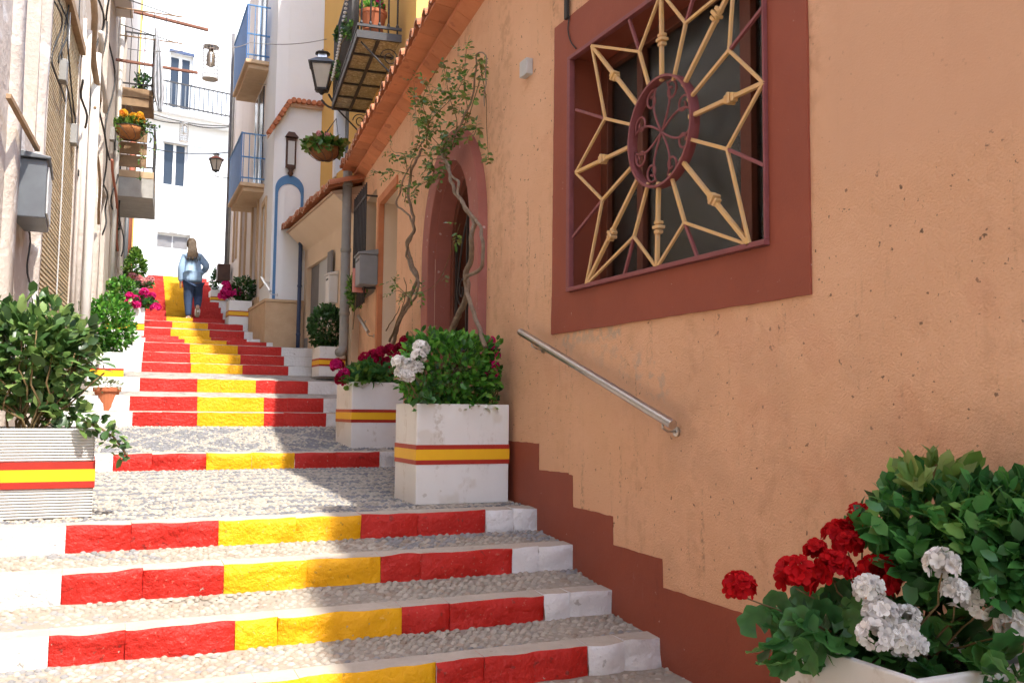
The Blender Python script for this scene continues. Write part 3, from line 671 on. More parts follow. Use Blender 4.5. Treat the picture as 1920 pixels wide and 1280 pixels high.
for (v, r_, e, i, j) in vees:
    V_ = gp(*v)
    MB().bar(V_, gp(*r_), .017, .017, (1, 0, 0)).build('rod', m_gold, grl, bevel=.002)
    for t in (i, j): MB().bar(V_ + FN.N * .001, tips[t] + FN.N * .001, .015, .015, (1, 0, 0)).build('rod', m_gold, grl, bevel=.002)
    MB().bar(V_ - FN.N * .001, gp(*e) - FN.N * .001, .016, .016, (1, 0, 0)).build('stay', m_mauvemetal, grl, bevel=.002)
ringm = MB(); n = 48; V_ = []
for k in range(n):
    a = 2 * math.pi * k / n
    for (r_, o_) in ((GR, .055), (GR, .0), (GR - .012, .0), (GR - .012, .055)): V_.append(FN.P(GC[0] + r_ * math.cos(a), GC[1] + r_ * math.sin(a), o_))
ringm.add(V_, [(4 * k + q, 4 * k + (q + 1) % 4, 4 * ((k + 1) % n) + (q + 1) % 4, 4 * ((k + 1) % n) + q) for k in range(n) for q in range(4)])
ringm.build('ring', m_mauvemetal, grl)
for q in range(4):
    b0 = math.pi / 4 + q * math.pi / 2
    for s in (-1, 1):
        pts = []
        for k in range(33):
            t = k / 32
            if t < .5: ang = b0 + s * (.22 + .42 * (t / .5) ** 2) * 1.0; r_ = .262 * (t / .5) ** .8; pts.append((r_ * math.cos(ang), r_ * math.sin(ang)))
            else:
                f = (t - .5) / .5; rr = .055 * (1 - .72 * f); ca, sa = math.cos(b0 + s * .36) * .205, math.sin(b0 + s * .36) * .205
                a_ = b0 + s * (1.35 - 7.6 * f); pts.append((ca + rr * math.cos(a_), sa + rr * math.sin(a_)))
        MB().tube([FN.P(GC[0] + p[0], GC[1] + p[1], .028) for p in pts], .0065, 5).build('scroll', m_mauvemetal, grl, smooth=True)
# ------------------------------------------------------------------ yellow house: cream ground floor, ochre upper floor, tiled pent roof
yel = thing('yellow_house', 'ochre yellow upper storey over a cream ground floor with a tiled pent roof', 'house', (3.4, 13.7, .6))
BD = (.25, .72, .3, 2.30)            # door recess (u, z)
BW = (1.30, 2.95, 1.30, 2.32)         # shuttered window
wall('wall', FB, 0, 3.15, -1.2, 2.95, .3, m_cream, yel, [BD, BW], .22)
MB().fbox(FB, BD[0], BD[1], BD[2], BD[3], -.215, -.19).build('door', m_redwood, yel)
bl = MB().fbox(FB, BD[0] + .02, BD[1] - .02, 1.96, 2.28, -.12, -.1).build('blind', m_lattice, yel)
for k in range(7): MB().fbox(FB, BD[0] + .02, BD[1] - .02, 1.52 + k * .06, 1.57 + k * .06, -.13 + k * .004, -.115 + k * .004).build('slat', m_lattice, bl)
MB().fbox(FB, BW[0], BW[1], BW[2], BW[3], -.215, -.19).build('window', m_shutgrey, yel)
for (a, b, o_) in ((1.02, 1.27, .03), (1.30, 1.72, -.06), (1.76, 2.28, -.08), (2.33, 2.93, -.10)):
    sh = MB().fbox(FB, a, b, 1.30, 2.32, o_, o_ + .03).build('shutter', m_shutgrey if a in (1.02, 2.33) else m_lightgrey, yel, bevel=.004)
mb = MB()      # coved cornice below the tiles
mb.hexa([FB.P(-.05, 2.62, .0), FB.P(3.1, 2.62, .0), FB.P(3.1, 2.66, -.1), FB.P(-.05, 2.66, -.1), FB.P(-.05, 2.90, .30), FB.P(3.1, 2.90, .30), FB.P(3.1, 2.93, -.1), FB.P(-.05, 2.93, -.1)])
mb.build('cornice', m_cream, yel)
eave_tiles(FB, -.2, 3.1, 2.97, .40, .19, .078, .75, yel, .3, (m_terracotta, m_tilecap), .014)
MB().hexa([FB.P(-.05, 2.905, .33), FB.P(3.1, 2.905, .33), FB.P(3.1, 2.935, -.3), FB.P(-.05, 2.935, -.3), FB.P(-.05, 2.93, .33), FB.P(3.1, 2.93, .33), FB.P(3.1, 3.12, -.3), FB.P(-.05, 3.12, -.3)]).build('roof_bed', m_grout, yel)
FY1 = Fac((3.5, 12.9), (3.42, 15.3)); FY2 = Fac((3.15, 9.5), (3.5, 12.9))
u0, z1 = FY1.px(612, 150); u1, z0 = FY1.px(588, 300)
YW = (.75, 1.40, 3.75, 4.85)
wall('wall', FY1, 0, 2.39, 2.7, 9.4, .25, m_ochre, yel, [YW], .15, m_white)
wall('wall', FY2, 0, FY2.L - .003, 2.7, 9.4, .25, m_ochre, yel)
MB().hexa([(3.15, 9.5, 9.403), (8, 9.5, 9.403), (8, 15.3, 9.403), (3.2, 15.3, 9.403), (3.15, 9.5, 9.55), (8, 9.5, 9.9), (8, 15.3, 9.9), (3.2, 15.3, 9.55)]).build('roof', m_terracotta, yel)  # roof slab out of view, added to shade the white house's end wall
wf = MB().fbox(FY1, YW[1] - .02, YW[1] + .12, YW[2] - .05, YW[3] + .05, -.14, .03).fbox(FY1, YW[0] - .12, YW[1] - .0205, YW[3] - .04, YW[3] + .05, -.14, .03).build('window_frame', m_bluegreyglass if False else m_white, yel)
wp = MB().fbox(FY1, YW[0], YW[1], YW[2], YW[3], -.149, -.12).build('window', m_whitemetal, yel)
for (a, b) in ((YW[0] + .06, 1.05), (1.10, YW[1] - .06)): MB().fbox(FY1, a, b, YW[2] + .06, YW[3] - .06, -.121, -.112).build('pane', m_glass, wp)
# iron balcony with a tiled underside
FBal = Fac((3.0, 12.8), (2.64, 10.1)); FBal.N = -FBal.N
if FBal.N.x > 0: FBal.N = -FBal.N
BL, BW_, BZ = 2.72, .52, 4.30
bal = MB()
bal.fbox(FBal, 0, BL, BZ - .02, BZ + .07, -.03, .0); bal.fbox(FBal, BL - .03, BL, BZ - .02, BZ + .07, -BW_, -.031); bal.fbox(FBal, 0, .03, BZ - .02, BZ + .07, -BW_, -.031)
bal.fbox(FBal, .031, BL - .031, BZ + .031, BZ + .07, -BW_, -.031)
bal = bal.build('balcony', m_iron, yel)
nb = 5
for i in range(nb + 1):
    u = .03 + (BL - .06) * i / nb; MB().fbox(FBal, u - .02, u + .02, BZ - .012, BZ + .028, -BW_, -.032).build('beam', m_iron, bal)
MB().fbox(FBal, .06, BL - .06, BZ - .016, BZ - .0125, -BW_ * .53, -BW_ * .45).build('beam', m_iron, bal)
for i in range(nb):
    a = .03 + (BL - .06) * i / nb + .02; b = .03 + (BL - .06) * (i + 1) / nb - .02
    for (o0, o1) in ((-BW_ * .49, -.04), (-BW_ + .01, -BW_ * .51)):
        for (c, d) in ((a, (a + b) / 2 - .004), ((a + b) / 2 + .004, b)):
            t = MB().fbox(FBal, c, d, BZ + .006, BZ + .02, o0, o1).build('tile', m_azulejo, bal)
for z in (BZ + .12, BZ + 1.0):
    MB().fbox(FBal, 0, BL, z, z + .03, -.028, -.002).build('rail', m_iron, bal); MB().fbox(FBal, BL - .028, BL - .002, z, z + .03, -BW_, -.03).build('rail', m_iron, bal)
for i in range(23):
    u = .06 + i * (BL - .12) / 22
    MB().tube([FBal.P(u, BZ + .07, -.015), FBal.P(u, BZ + 1.0, -.015)], .011, 6).build('baluster', m_iron, bal, smooth=True)
for i in range(5):
    p = FBal.P(BL - .015, 0, -.05 - i * .105); b_ = MB().tube([(p.x, p.y, BZ + .07), (p.x, p.y, BZ + 1.0)], .011, 6); b_.lathe((p.x, p.y, BZ + .14), [(.012, 0), (.022, .02), (.012, .05)], 8); b_.build('baluster', m_iron, bal, smooth=True)
for u in (.12, BL - .1):
    sc = MB(); o0 = -BW_
    pts = [FBal.P(u, BZ - .45 + .42 * k / 12, -BW_ + .02 + (BW_ - .08) * (k / 12)) for k in range(13)]; sc.tube(pts, .011, 6)
    c = FBal.P(u, BZ - .18, -BW_ + .12)
    sc.tube([c + FBal.N * (.11 * (1 - .8 * k / 30) * math.cos(k * .36)) + Vector((0, 0, .11 * (1 - .8 * k / 30) * math.sin(k * .36))) for k in range(31)], .007, 5)
    sc.build('scroll_bracket', m_iron, bal, smooth=True)
bd_root = thing('bead_garland', 'slanting string of small white beads hung on the black balcony rail', 'garland', FBal.P(.2, BZ + .35, .02))
for k in range(34):
    t = k / 33; p = FBal.P(.2 + 2.2 * t, BZ + .35 + .75 * t - .1 * math.sin(math.pi * t), .02); MB().lathe(p - Vector((0, 0, .02)), [(.004, 0), (.022, .012), (.022, .028), (.004, .04)], 8).build('bead', m_whitemetal, bd_root, smooth=True)

# ------------------------------------------------------------------ white house with the blue arch
wh = thing('white_house', 'white house with a blue painted arch on its end wall', 'house', (3.1, 15.5, 1.0))
wall('wall', FCs, .001, 1.06, -.5, 7.6, .2, m_white, wh)
CW = (.95, 1.45, 2.25, 3.6)
wall('wall', FC, 0, FC.L, -.5, 7.6, .2, m_white, wh, [CW], .15)
ws = MB()
for (a, b, c, d) in ((CW[0] - .10, CW[0], CW[2] - .1, CW[3] + .1), (CW[1], CW[1] + .1, CW[2] - .1, CW[3] + .1), (CW[0], CW[1], CW[3], CW[3] + .1), (CW[0], CW[1], CW[2] - .1, CW[2])): ws.fbox(FC, a, b, c, d, -.002, .03)
ws.build('window_surround', m_stonetrim, wh)
MB().fbox(FC, CW[0], CW[1], CW[2], CW[3], -.149, -.12).build('window', m_shutgrey, wh)
ua, za = FCs.px(516, 540); ub, zb_ = FCs.px(564, 420); ut, zt_ = FCs.px(549, 330)
uc = FCs.px(541, 420)[0]; r1 = .235
Ao = arch_pts(uc, r1, 1.78, zt_ - r1, 20); Ai = arch_pts(uc, r1 - .045, 1.78, zt_ - r1 - .10, 20); k_ = len(Ao)
MB().add([FCs.P(*p, .02) for p in Ao] + [FCs.P(*p, .02) for p in Ai] + [FCs.P(*p, -.001) for p in Ao] + [FCs.P(*p, -.001) for p in Ai],
         [f for i in range(k_ - 1) for f in ((i, i + 1, k_ + i + 1, k_ + i), (i, i + 1, 2 * k_ + i + 1, 2 * k_ + i), (k_ + i, k_ + i + 1, 3 * k_ + i + 1, 3 * k_ + i))]).build('blue_arch', m_bluetrim, wh)
MB().prism(FCs, arch_pts(uc, r1 - .047, 1.78, zt_ - r1 - .10, 20), -.001, .006).build('arch_panel', m_cream if False else m_white, wh)
pl = MB(); pl.box(2.56, 3.19, 15.215, 15.299, .6, 1.74); pl.box(2.56, 2.635, 15.30, 16.95, .6, 1.74); pl.box(2.545, 3.19, 15.20, 15.299, 1.741, 1.79); pl.box(2.545, 2.635, 15.30, 16.95, 1.741, 1.79)
pl.build('plinth', m_stonetrim, wh, bevel=.008)
q0 = FCs.px(503, 252, .1); q1 = FCs.px(545, 190, .1); cop = [q0, q1, (1.0, q1[1] + .02)]
for (a_, b_) in zip(cop, cop[1:]):
    MB().prism(FCs, [(a_[0], a_[1] - .07), (b_[0], b_[1] - .07), (b_[0], b_[1] - .005), (a_[0], a_[1] - .005)], .001, .09).build('coping', m_grout, wh)
    d_ = math.hypot(b_[0] - a_[0], b_[1] - a_[1]); n_ = max(2, int(d_ / .085))
    for k in range(n_):
        t_ = (k + .5) / n_; u_, z_ = a_[0] + (b_[0] - a_[0]) * t_, a_[1] + (b_[1] - a_[1]) * t_
        MB().tube([FCs.P(u_, z_ + .012, .001), FCs.P(u_, z_ + .012, .16 + random.uniform(-.01, .015))], .042, 10).build('coping_tile', m_terracotta, wh, smooth=False)
# framed tile shrine on the end wall
us_, zs_ = FCs.px(545, 288)
sh = thing('wall_shrine', 'narrow framed shrine plaque on the white end wall above the blue arch', 'plaque', FCs.P(us_, zs_ - .35, .02))
MB().fbox(FCs, us_ - .085, us_ + .085, zs_ - .26, zs_ + .26, .001, .05).build('frame', m_darkwood, sh, bevel=.01)
MB().fbox(FCs, us_ - .055, us_ + .055, zs_ - .2, zs_ + .2, .051, .056).build('panel', m_lightgrey, sh)
MB().hexa([FCs.P(us_ - .11, zs_ + .262, .0), FCs.P(us_ + .11, zs_ + .262, .0), FCs.P(us_ + .11, zs_ + .262, .1), FCs.P(us_ - .11, zs_ + .262, .1), FCs.P(us_ - .05, zs_ + .36, .0), FCs.P(us_ + .05, zs_ + .36, .0), FCs.P(us_ + .05, zs_ + .36, .04), FCs.P(us_ - .05, zs_ + .36, .04)]).build('hood', m_darkwood, sh)
MB().lathe(FCs.P(us_, zs_ - .40, .04), [(.01, 0), (.05, .05), (.03, .09), (.07, .14)], 10).build('base', m_darkwood, sh, smooth=True)
bp = MB().tube([(3.09, 15.13, .55), (3.09, 15.13, 2.9)], .032, 10)
for z in (1.2, 2.0, 2.7): bp.lathe((3.09, 15.13, z), [(.032, 0), (.04, .005), (.04, .035), (.032, .04)], 10)
bp = bp.build('drainpipe', m_navy, None, smooth=True); tag(bp, 'thin dark blue drainpipe between the cream and the white house', 'pipe')

# ------------------------------------------------------------------ pale pink house with two blue balconies
pk = thing('pink_house', 'tall pale pink house with two blue sided balconies one above the other', 'house', (3.0, 19.5, 1.8))
DH = [(.5, 1.15, 2.3, 4.0), (2.3, 3.0, 2.4, 4.3), (3.9, 4.4, 3.3, 4.6)]
wall('wall', FD, .003, FD.L, -.5, 8.8, .3, m_pinkish, pk, DH, .18)
for h in DH:
    MB().fbox(FD, h[0], h[1], h[2], h[3], -.179, -.14).build('door' if h[2] < 3 else 'window', m_wood, pk)
    s_ = MB()
    for (a, b, c, d) in ((h[0] - .1, h[0], h[2], h[3] + .1), (h[1], h[1] + .1, h[2], h[3] + .1), (h[0], h[1], h[3], h[3] + .1)): s_.fbox(FD, a, b, c, d, -.002, .035)
    s_.build('door_surround', m_stonetrim, pk)
ret = Fac((2.9, 22.6), (5.0, 22.6), 1); wall('wall', Fac((2.9, 22.6), (6.0, 22.6), -1), .003, 3.1, -.5, 8.8, .3, m_pinkish, pk)
MB().fbox(FD, 0, FD.L, -.45, 2.02, .001, .045).build('plinth', m_stonetrim, pk)
for (ztop, zbot, Ya, Yb) in ((4.95, 4.0, 16.75, 18.75), (7.25, 6.20, 16.55, 18.6)):
    FQ = Fac((2.31, Ya), (2.31 + .027 * (Yb - Ya), Yb)); Lq = FQ.L
    sl_ = MB().fbox(FQ, 0, Lq, zbot - .02, zbot + .05, -.5, .0).fbox(FQ, .06, Lq - .06, zbot - .10, zbot - .0205, -.5, -.06).build('balcony', m_stonetrim, pk, bevel=.01)
    MB().fbox(FQ, 0.0, Lq, zbot + .06, ztop - .02, -.02, -.008).build('side_panel', m_blue, sl_)
    for z in (zbot + .12, zbot + .5, ztop - .02):
        MB().fbox(FQ, 0, .022, z, z + .022, -.45, -.021).build('rail', m_bluetrim, sl_)
    MB().fbox(FQ, 0, Lq, ztop - .019, ztop + .01, -.025, .004).build('rail', m_bluetrim, sl_)
    for k in range(5): MB().fbox(FQ, .002, .018, zbot + .05, ztop - .02, -.05 - k * .1, -.036 - k * .1).build('baluster', m_bluetrim, sl_)
    dr = MB().fbox(FD, .15, 1.3, zbot + .05, zbot + 2.0, .001, .02).build('balcony_door', m_bluegreyglass, pk)
    MB().fbox(FD, .70, .76, zbot + .05, zbot + 2.0, .0205, .04).build('mullion', m_whitemetal, dr)
MB().tube([FD.P(5.4, 1.6, .07), FD.P(5.4, 9.0, .07)], .04, 8).build('drainpipe', m_darkcloth, pk, smooth=True)
MB().tube([FD.P(5.1, 3.0, .05), FD.P(5.1, 9.0, .05)], .025, 8).build('conduit', m_greypipe, pk, smooth=True)

# ------------------------------------------------------------------ white house closing the street
e0 = onY(340, 400, 32); ed = Vector((.98, .194, 0)).normalized()
FE = Fac((e0.x - 6 * ed.x, e0.y - 6 * ed.y), (e0.x + 6 * ed.x, e0.y + 6 * ed.y), 1)
eh = thing('end_house', 'tall bright white house closing the top of the street', 'house', (e0.x, e0.y + .3, 3.2))
def erect(x0, y0, x1, y1):
    a, c = FE.px(x0, (y0 + y1) / 2); b, d = FE.px(x1, (y0 + y1) / 2); return min(a, b), max(a, b), FE.px((x0 + x1) / 2, y1)[1], FE.px((x0 + x1) / 2, y0)[1]
EW1 = erect(305, 264, 352, 350); EW2 = erect(317, 102, 361, 212); ED = erect(293, 437, 356, 517); ED = (ED[0], ED[1], 3.0, ED[3])
wall('wall', FE, -2, 14, 0, 19, .3, m_white, eh, [EW1, EW2, ED], .22)
def window_unit(F, h, parent, mf, mg, dep=-.19, bar=.07):
    f = MB(); a, b, c, d = h; mid = (a + b) / 2
    for (p, q, r_, s_) in ((a, b, c, c + bar), (a, b, d - bar * 1.6, d), (a, a + bar, c + bar, d - bar * 1.6), (b - bar, b, c + bar, d - bar * 1.6), (mid - bar * .7, mid + bar * .7, c + bar, d - bar * 1.6)): f.fbox(F, p, q, r_, s_, dep, dep + .06)
    f = f.build('window', mf, parent)
    for (p, q) in ((a + bar, mid - bar * .7), (mid + bar * .7, b - bar)): MB().fbox(F, p, q, c + bar, d - bar * 1.6, dep + .01, dep + .03).build('pane', mg, f)
    return f
window_unit(FE, EW1, eh, m_whitemetal, m_bluegreyglass); window_unit(FE, EW2, eh, m_whitemetal, m_bluegreyglass)
MB().fbox(FE, EW1[0] - .06, EW1[1] + .06, EW1[2] - .06, EW1[2] - .003, -.02, .05).build('window_sill', m_white, eh)
MB().fbox(FE, EW2[0] - .03, EW2[1] + .03, EW2[3] + .003, EW2[3] + .10, -.02, .03).build('lintel', m_navy, eh)
dd = MB().fbox(FE, ED[0], ED[1], ED[2], ED[3], -.219, -.17).build('door', m_doorgrey, eh)
for (p, q) in ((.05, .48), (.52, .95)): MB().fbox(FE, ED[0] + (ED[1] - ED[0]) * p, ED[0] + (ED[1] - ED[0]) * q, ED[3] - .46, ED[3] - .08, -.171, -.155).build('pane', m_glass if False else m_shutgrey, dd)
MB().fbox(FE, ED[0] + .12, ED[0] + .16, 4.0, 4.25, -.171, -.12).build('handle', m_steel, dd)
a, z = FE.px(325, 432); 
np_ = MB().fbox(FE, a - .12, a + .12, z - .10, z + .10, .001, .03).build('vent_grille', m_concrete, eh)
for k in range(4): MB().fbox(FE, a - .10, a + .10, z - .08 + k * .045, z - .06 + k * .045, .031, .04).build('slat', m_lightgrey, np_)
a, zsl = FE.px(345, 222)
slab = MB().fbox(FE, 2.6, 11, zsl - .12, zsl + .06, .001, .75).fbox(FE, 2.6, 11, zsl - .19, zsl - .1205, .001, .55).build('balcony', m_white, eh)
for z in (zsl + .12, zsl + .88): MB().fbox(FE, 2.6, 11, z, z + .045, .68, .73).build('rail', m_iron, slab)
for k in range(56): MB().fbox(FE, 2.62 + k * .15, 2.655 + k * .15, zsl + .06, zsl + .88, .69, .72).build('baluster', m_greymetal, slab)
MB().fbox(FE, 2, 12, zsl - .9, zsl - .82, .001, .03).build('string_course', m_white, eh)

# ------------------------------------------------------------------ old houses on the left
LS = 13.75
lh = thing('plaster_house', 'old house on the left with flaking beige plaster and a slatted blind', 'house', (-.6, 7, -.7))
def lpx(x, y, o=0): return FL.px(x, y, o)
ua = lpx(33, 200)[0]; ub = lpx(68, 200)[0]
LW_ = (ua, ub, 2.05, 4.6)
b0 = lpx(80, 400, .02)[0]; b1 = lpx(135, 400, .02)[0]
LB = (b0, b1 + .05, .2, 3.75)
hs = [LW_, LB]
wall('wall', FL, -8, LS, -2.2, 11, .3, m_oldplaster, lh, hs, .26, m_oldplaster2)
MB().fbox(FL, LW_[0], LW_[1], LW_[2], LW_[3], -.259, -.23).build('window', m_wood, lh)
sh_ = MB().fbox(FL, LW_[0] + .1, LW_[1] - .1, LW_[2] + .2, LW_[3] - .2, -.231, -.20).build('shutter', m_wood, lh)
# wavy plaster pilasters beside the window
for (u, w_, t_) in ((ua - .22, .30, .05), (ub + .12, .16, .06), (LS - .35, .16, .07)):
    mb = MB(); nz = 40
    for j in range(nz + 1):
        z = -1 + 10 * j / nz; dx = .05 * noise.noise(Vector((u, z * .7, 1))); do = .02 * noise.noise(Vector((u * 3, z * 1.1, 5)))
        for (q, o_) in ((-w_ / 2, .001), (-w_ / 2 + .03, t_ + do), (w_ / 2 - .03, t_ + do), (w_ / 2, .001)): mb.v.append(tuple(FL.P(u + q + dx, z, o_)))
    for j in range(nz):
        for q in range(3): mb.f.append((4 * j + q, 4 * j + q + 1, 4 * j + 5 + q, 4 * j + 4 + q)); mb.m.append(0)
    mb.build('pilaster', m_oldplaster, lh, smooth=True)
MB().fbox(FL, LB[0], LB[1], LB[2], LB[3], -.259, -.2).build('door', m_wood, lh)
bln = MB().fbox(FL, LB[0] - .05, LB[1] + .05, LB[3] - .03, LB[3] + .06, .005, .07).build('blind', m_wood, lh)
nsl = 86
pr = MB().fbox(FL, LB[0] - .01, LB[1] + .01, -.011, .011, .004, .012); p_ = pr.build('slat', m_lattice, None); me_ = p_.data; bpy.data.objects.remove(p_)
for k in range(nsl): link_copy(me_, 'slat', Matrix.Translation((0, 0, LB[3] - .05 - k * .0405)) , bln)
MB().tube([FL.P((LB[0] + LB[1]) / 2, LB[3], .03), FL.P((LB[0] + LB[1]) / 2, .3, .03)], .006, 6).build('cord', m_lightgrey, bln)
for u in (LB[0] - .02, LB[1] + .02): MB().fbox(FL, u - .012, u + .012, LB[2], LB[3], .003, .02).build('guide', m_oldplaster2, bln)
for (x, m_, r_, o_) in ((168, m_whitepipe, .055, .07), (151, m_oldplaster2, .035, .04), (143, m_oldplaster2, .02, .03)):
    u = lpx(x, 400, o_)[0]; MB().tube([FL.P(u, -.4, o_), FL.P(u + .02, 2.2, o_ + .005), FL.P(u - .01, 4.2, o_)], r_, 10).build('pipe', m_, lh, smooth=True)
# bundled black cables
for k, (x, y0, y1) in enumerate(((100, 0, 190), (118, -20, 260), (128, -40, 330), (150, -10, 240), (108, -60, 120))):
    pts = []
    for j in range(18):
        t = j / 17; u, z = lpx(x + 9 * math.sin(t * 7 + k) + 14 * t, y0 + (y1 - y0) * t, .03); pts.append(FL.P(u, z, .03 + .02 * math.sin(t * 9 + k * 2)))
    MB().tube(pts, .008, 5).build('cable', m_cable, lh, smooth=True)
pts = []
for j in range(14):
    t = j / 13; x, y = 47 + (66 - 47) * t + 6 * math.sin(t * 9), 410 + (600 - 410) * t; u, z = lpx(x, y, .02); pts.append(FL.P(u, z, .02))
MB().tube(pts, .007, 5).build('cable', m_cable, lh, smooth=True)
# second left house
lh2 = thing('balcony_house', 'further old house on the left carrying stacked narrow balconies', 'house', (.4, 18.5, 1.4))
wall('wall', FL, LS + .004, 23.55, -2, 12, .3, m_oldplaster2, lh2, [(LS + .7, LS + 1.5, 1.2, 3.2), (17.6, 18.5, 2.0, 4.2), (17.4, 18.6, 5.0, 7.0)], .2)
for h in ((LS + .7, LS + 1.5, 1.2, 3.2), (17.6, 18.5, 2.0, 4.2), (17.4, 18.6, 5.0, 7.0)): MB().fbox(FL, h[0], h[1], h[2], h[3], -.199, -.16).build('door', m_wood, lh2)
FLe = Fac((.79, 23.55), (-3, 23.9), 1); wall('wall', FLe, .003, 3.5, 0, 12, .3, m_ochre, lh2)
MB().fbox(FL, 23.3, 23.54, 0, 12, .001, .03).build('corner_strip', m_ochre, lh2)
def lbalcony(ua, ub, z, dep, h, mslab, mrail, n):
    s_ = MB().fbox(FL, ua, ub, z - .12, z, .002, dep).build('balcony', mslab, lh2, bevel=.01)
    for zz in (z + .06, z + h):
        MB().fbox(FL, ua, ub, zz, zz + .025, dep - .03, dep - .005).build('rail', mrail, s_); MB().fbox(FL, ua, ua + .025, zz, zz + .025, .01, dep - .031).build('rail', mrail, s_)
    for k in range(n):
        t = k / (n - 1); MB().fbox(FL, ua + (ub - ua - .02) * t, ua + (ub - ua - .02) * t + .014, z, z + h, dep - .024, dep - .01).build('baluster', mrail, s_)
    for k in range(4): MB().fbox(FL, ua + .004, ua + .018, z, z + h, .06 + (dep - .1) * k / 4, .074 + (dep - .1) * k / 4).build('baluster', mrail, s_)
    return s_
def l_at(px, py, Y):      # point on a section across the street
    p = onY(px, py, Y); return p
lbalcony(13.95, 15.6, onY(232, 36, 15.6).z + .12, onY(250, 36, 15.6).x - FL.P(15.6, 0).x, .9, m_pinkish, m_iron, 12)
for k, (x, ya, yb, r_, m_) in enumerate(((172, -20, 190, .035, m_wood), (186, 60, 210, .03, m_oldplaster2), (152, 150, 240, .012, m_cable), (178, 200, 420, .018, m_wood), (212, 300, 470, .02, m_copper))):
    pts = []
    for q in range(9): t = q / 8; u, z = lpx(x + 10 * t, ya + (yb - ya) * t, .08); pts.append(FL.P(u, z, .08 + .02 * math.sin(q + k)))
    MB().tube(pts, r_, 8).build('pipe', m_, lh2 if x > 170 else lh, smooth=True)
for (x, y) in ((140, 250), (120, 130), (196, 200), (212, 250)):
    u, z = lpx(x, y, .05); MB().fbox(FL, u, u + .14, z - .1, z + .1, .002, .07).build('junction_box', m_greypipe, lh2 if x > 170 else lh, bevel=.006)
bu = 16.6
zb1 = onY(232, 165, bu).z; lbalcony(bu, bu + 1.3, zb1, .55, .95, m_wood, m_iron, 11)
zb2 = onY(235, 320, bu).z; lbalcony(bu, bu + 1.5, zb2, .62, .8, m_stonetrim, m_iron, 12)
MB().fbox(FL, bu, bu + 1.9, zb2 - .45, zb2 - .125, .003, .62).build('soffit_block', m_concrete, lh2)
for k in range(3): MB().fbox(FL, bu - .03, bu - .002, zb2 + .05 + k * .22, zb2 + .25 + k * .22, .05, .50).build('board', m_wood, lh2)
for k in range(2): MB().fbox(FL, bu - .03, bu - .002, zb1 - .30 + k * .15 - .02, zb1 - .17 + k * .15 - .02, .05, .5).build('board', m_wood, lh2)
p = onY(228, 450, 19); 
MB().tube([FL.P(20.6, 2.0, .08), FL.P(20.6, 6.5, .08)], .055, 10).build('pipe', m_copper, lh2, smooth=True)
MB().tube([FL.P(19.9, 2.0, .06), FL.P(19.9, 4.5, .06)], .04, 8).build('pipe', m_greymetal, lh2, smooth=True)
MB().tube([FL.P(16.2, 1.0, .06), FL.P(16.2, 9.5, .06)], .04, 8).build('pipe', m_whitepipe, lh2, smooth=True)
for k, (x, ya, yb) in enumerate(((183, 0, 230), (190, 40, 420), (205, -20, 300), (215, 260, 430), (225, 300, 480), (196, 330, 440))):
    pts = []
    for j in range(20):
        t = j / 19; u, z = lpx(x + 5 * math.sin(t * 8 + k * 2), ya + (yb - ya) * t, .05); pts.append(FL.P(min(23, u), z, .06 + .035 * math.sin(t * 11 + k)))
    MB().tube(pts, .013, 5).build('cable', m_cable, lh2, smooth=True)
# ------------------------------------------------------------------ foliage tools
LEAF_V = np.array([(0, 0, 0), (-.26, .30, .05), (0, .36, 0), (.26, .30, .05), (-.25, .72, .01), (0, .74, -.04), (.25, .72, .01), (0, 1, -.12)])
LEAF_T = np.array([(0, 2, 1), (0, 3, 2), (1, 2, 5), (1, 5, 4), (2, 3, 6), (2, 6, 5), (4, 5, 7), (5, 6, 7)])
DIA_V = np.array([(0, 0, 0), (-.25, .5, .03), (.25, .5, .03), (0, 1, -.06)]); DIA_T = np.array([(0, 2, 1), (1, 2, 3)])
def gleaf():
    V = [(0, .45, -.06)]; T = []
    for k in range(9): a = -math.pi / 2 + .3 + (2 * math.pi - .6) * k / 8; V.append((.26 * math.cos(a), .45 + .26 * math.sin(a), .0))
    for k in range(25):
        a = -math.pi / 2 + .22 + (2 * math.pi - .44) * k / 24; r_ = .5 * (1 + .07 * math.cos(k * math.pi / 2)); V.append((r_ * math.cos(a), .45 + r_ * math.sin(a), .05 + .05 * math.cos(k * math.pi / 2)))
    for k in range(8): T.append((0, 1 + k, 2 + k))
    for k in range(24):
        i = 1 + k // 3; T.append((i, 10 + k, 11 + k))
        if k % 3 == 2: T.append((i, 11 + k, i + 1))
    return np.array(V), np.array(T)
GL_V, GL_T = gleaf()
def frames(D, Nn):
    D = D / np.linalg.norm(D, axis=1, keepdims=True); X = np.cross(D, Nn); X /= (np.linalg.norm(X, axis=1, keepdims=True) + 1e-9); Z = np.cross(X, D)
    return np.stack([X, D, Z], 2)
def inst(tv, tt, P, Fm, S, C):
    n = len(P); V = np.einsum('nij,kj->nki', Fm, tv) * S[:, None, None] + P[:, None]; T = tt[None] + (np.arange(n) * len(tv))[:, None, None]
    return V.reshape(-1, 3), T.reshape(-1, 3), np.repeat(C[:, None], len(tv), 1).reshape(-1, 3)
def leaf_colours(n, pal):
    pal = np.array(pal); c = pal[rng.integers(0, len(pal), n)]; return c * rng.uniform(.75, 1.25, (n, 1))
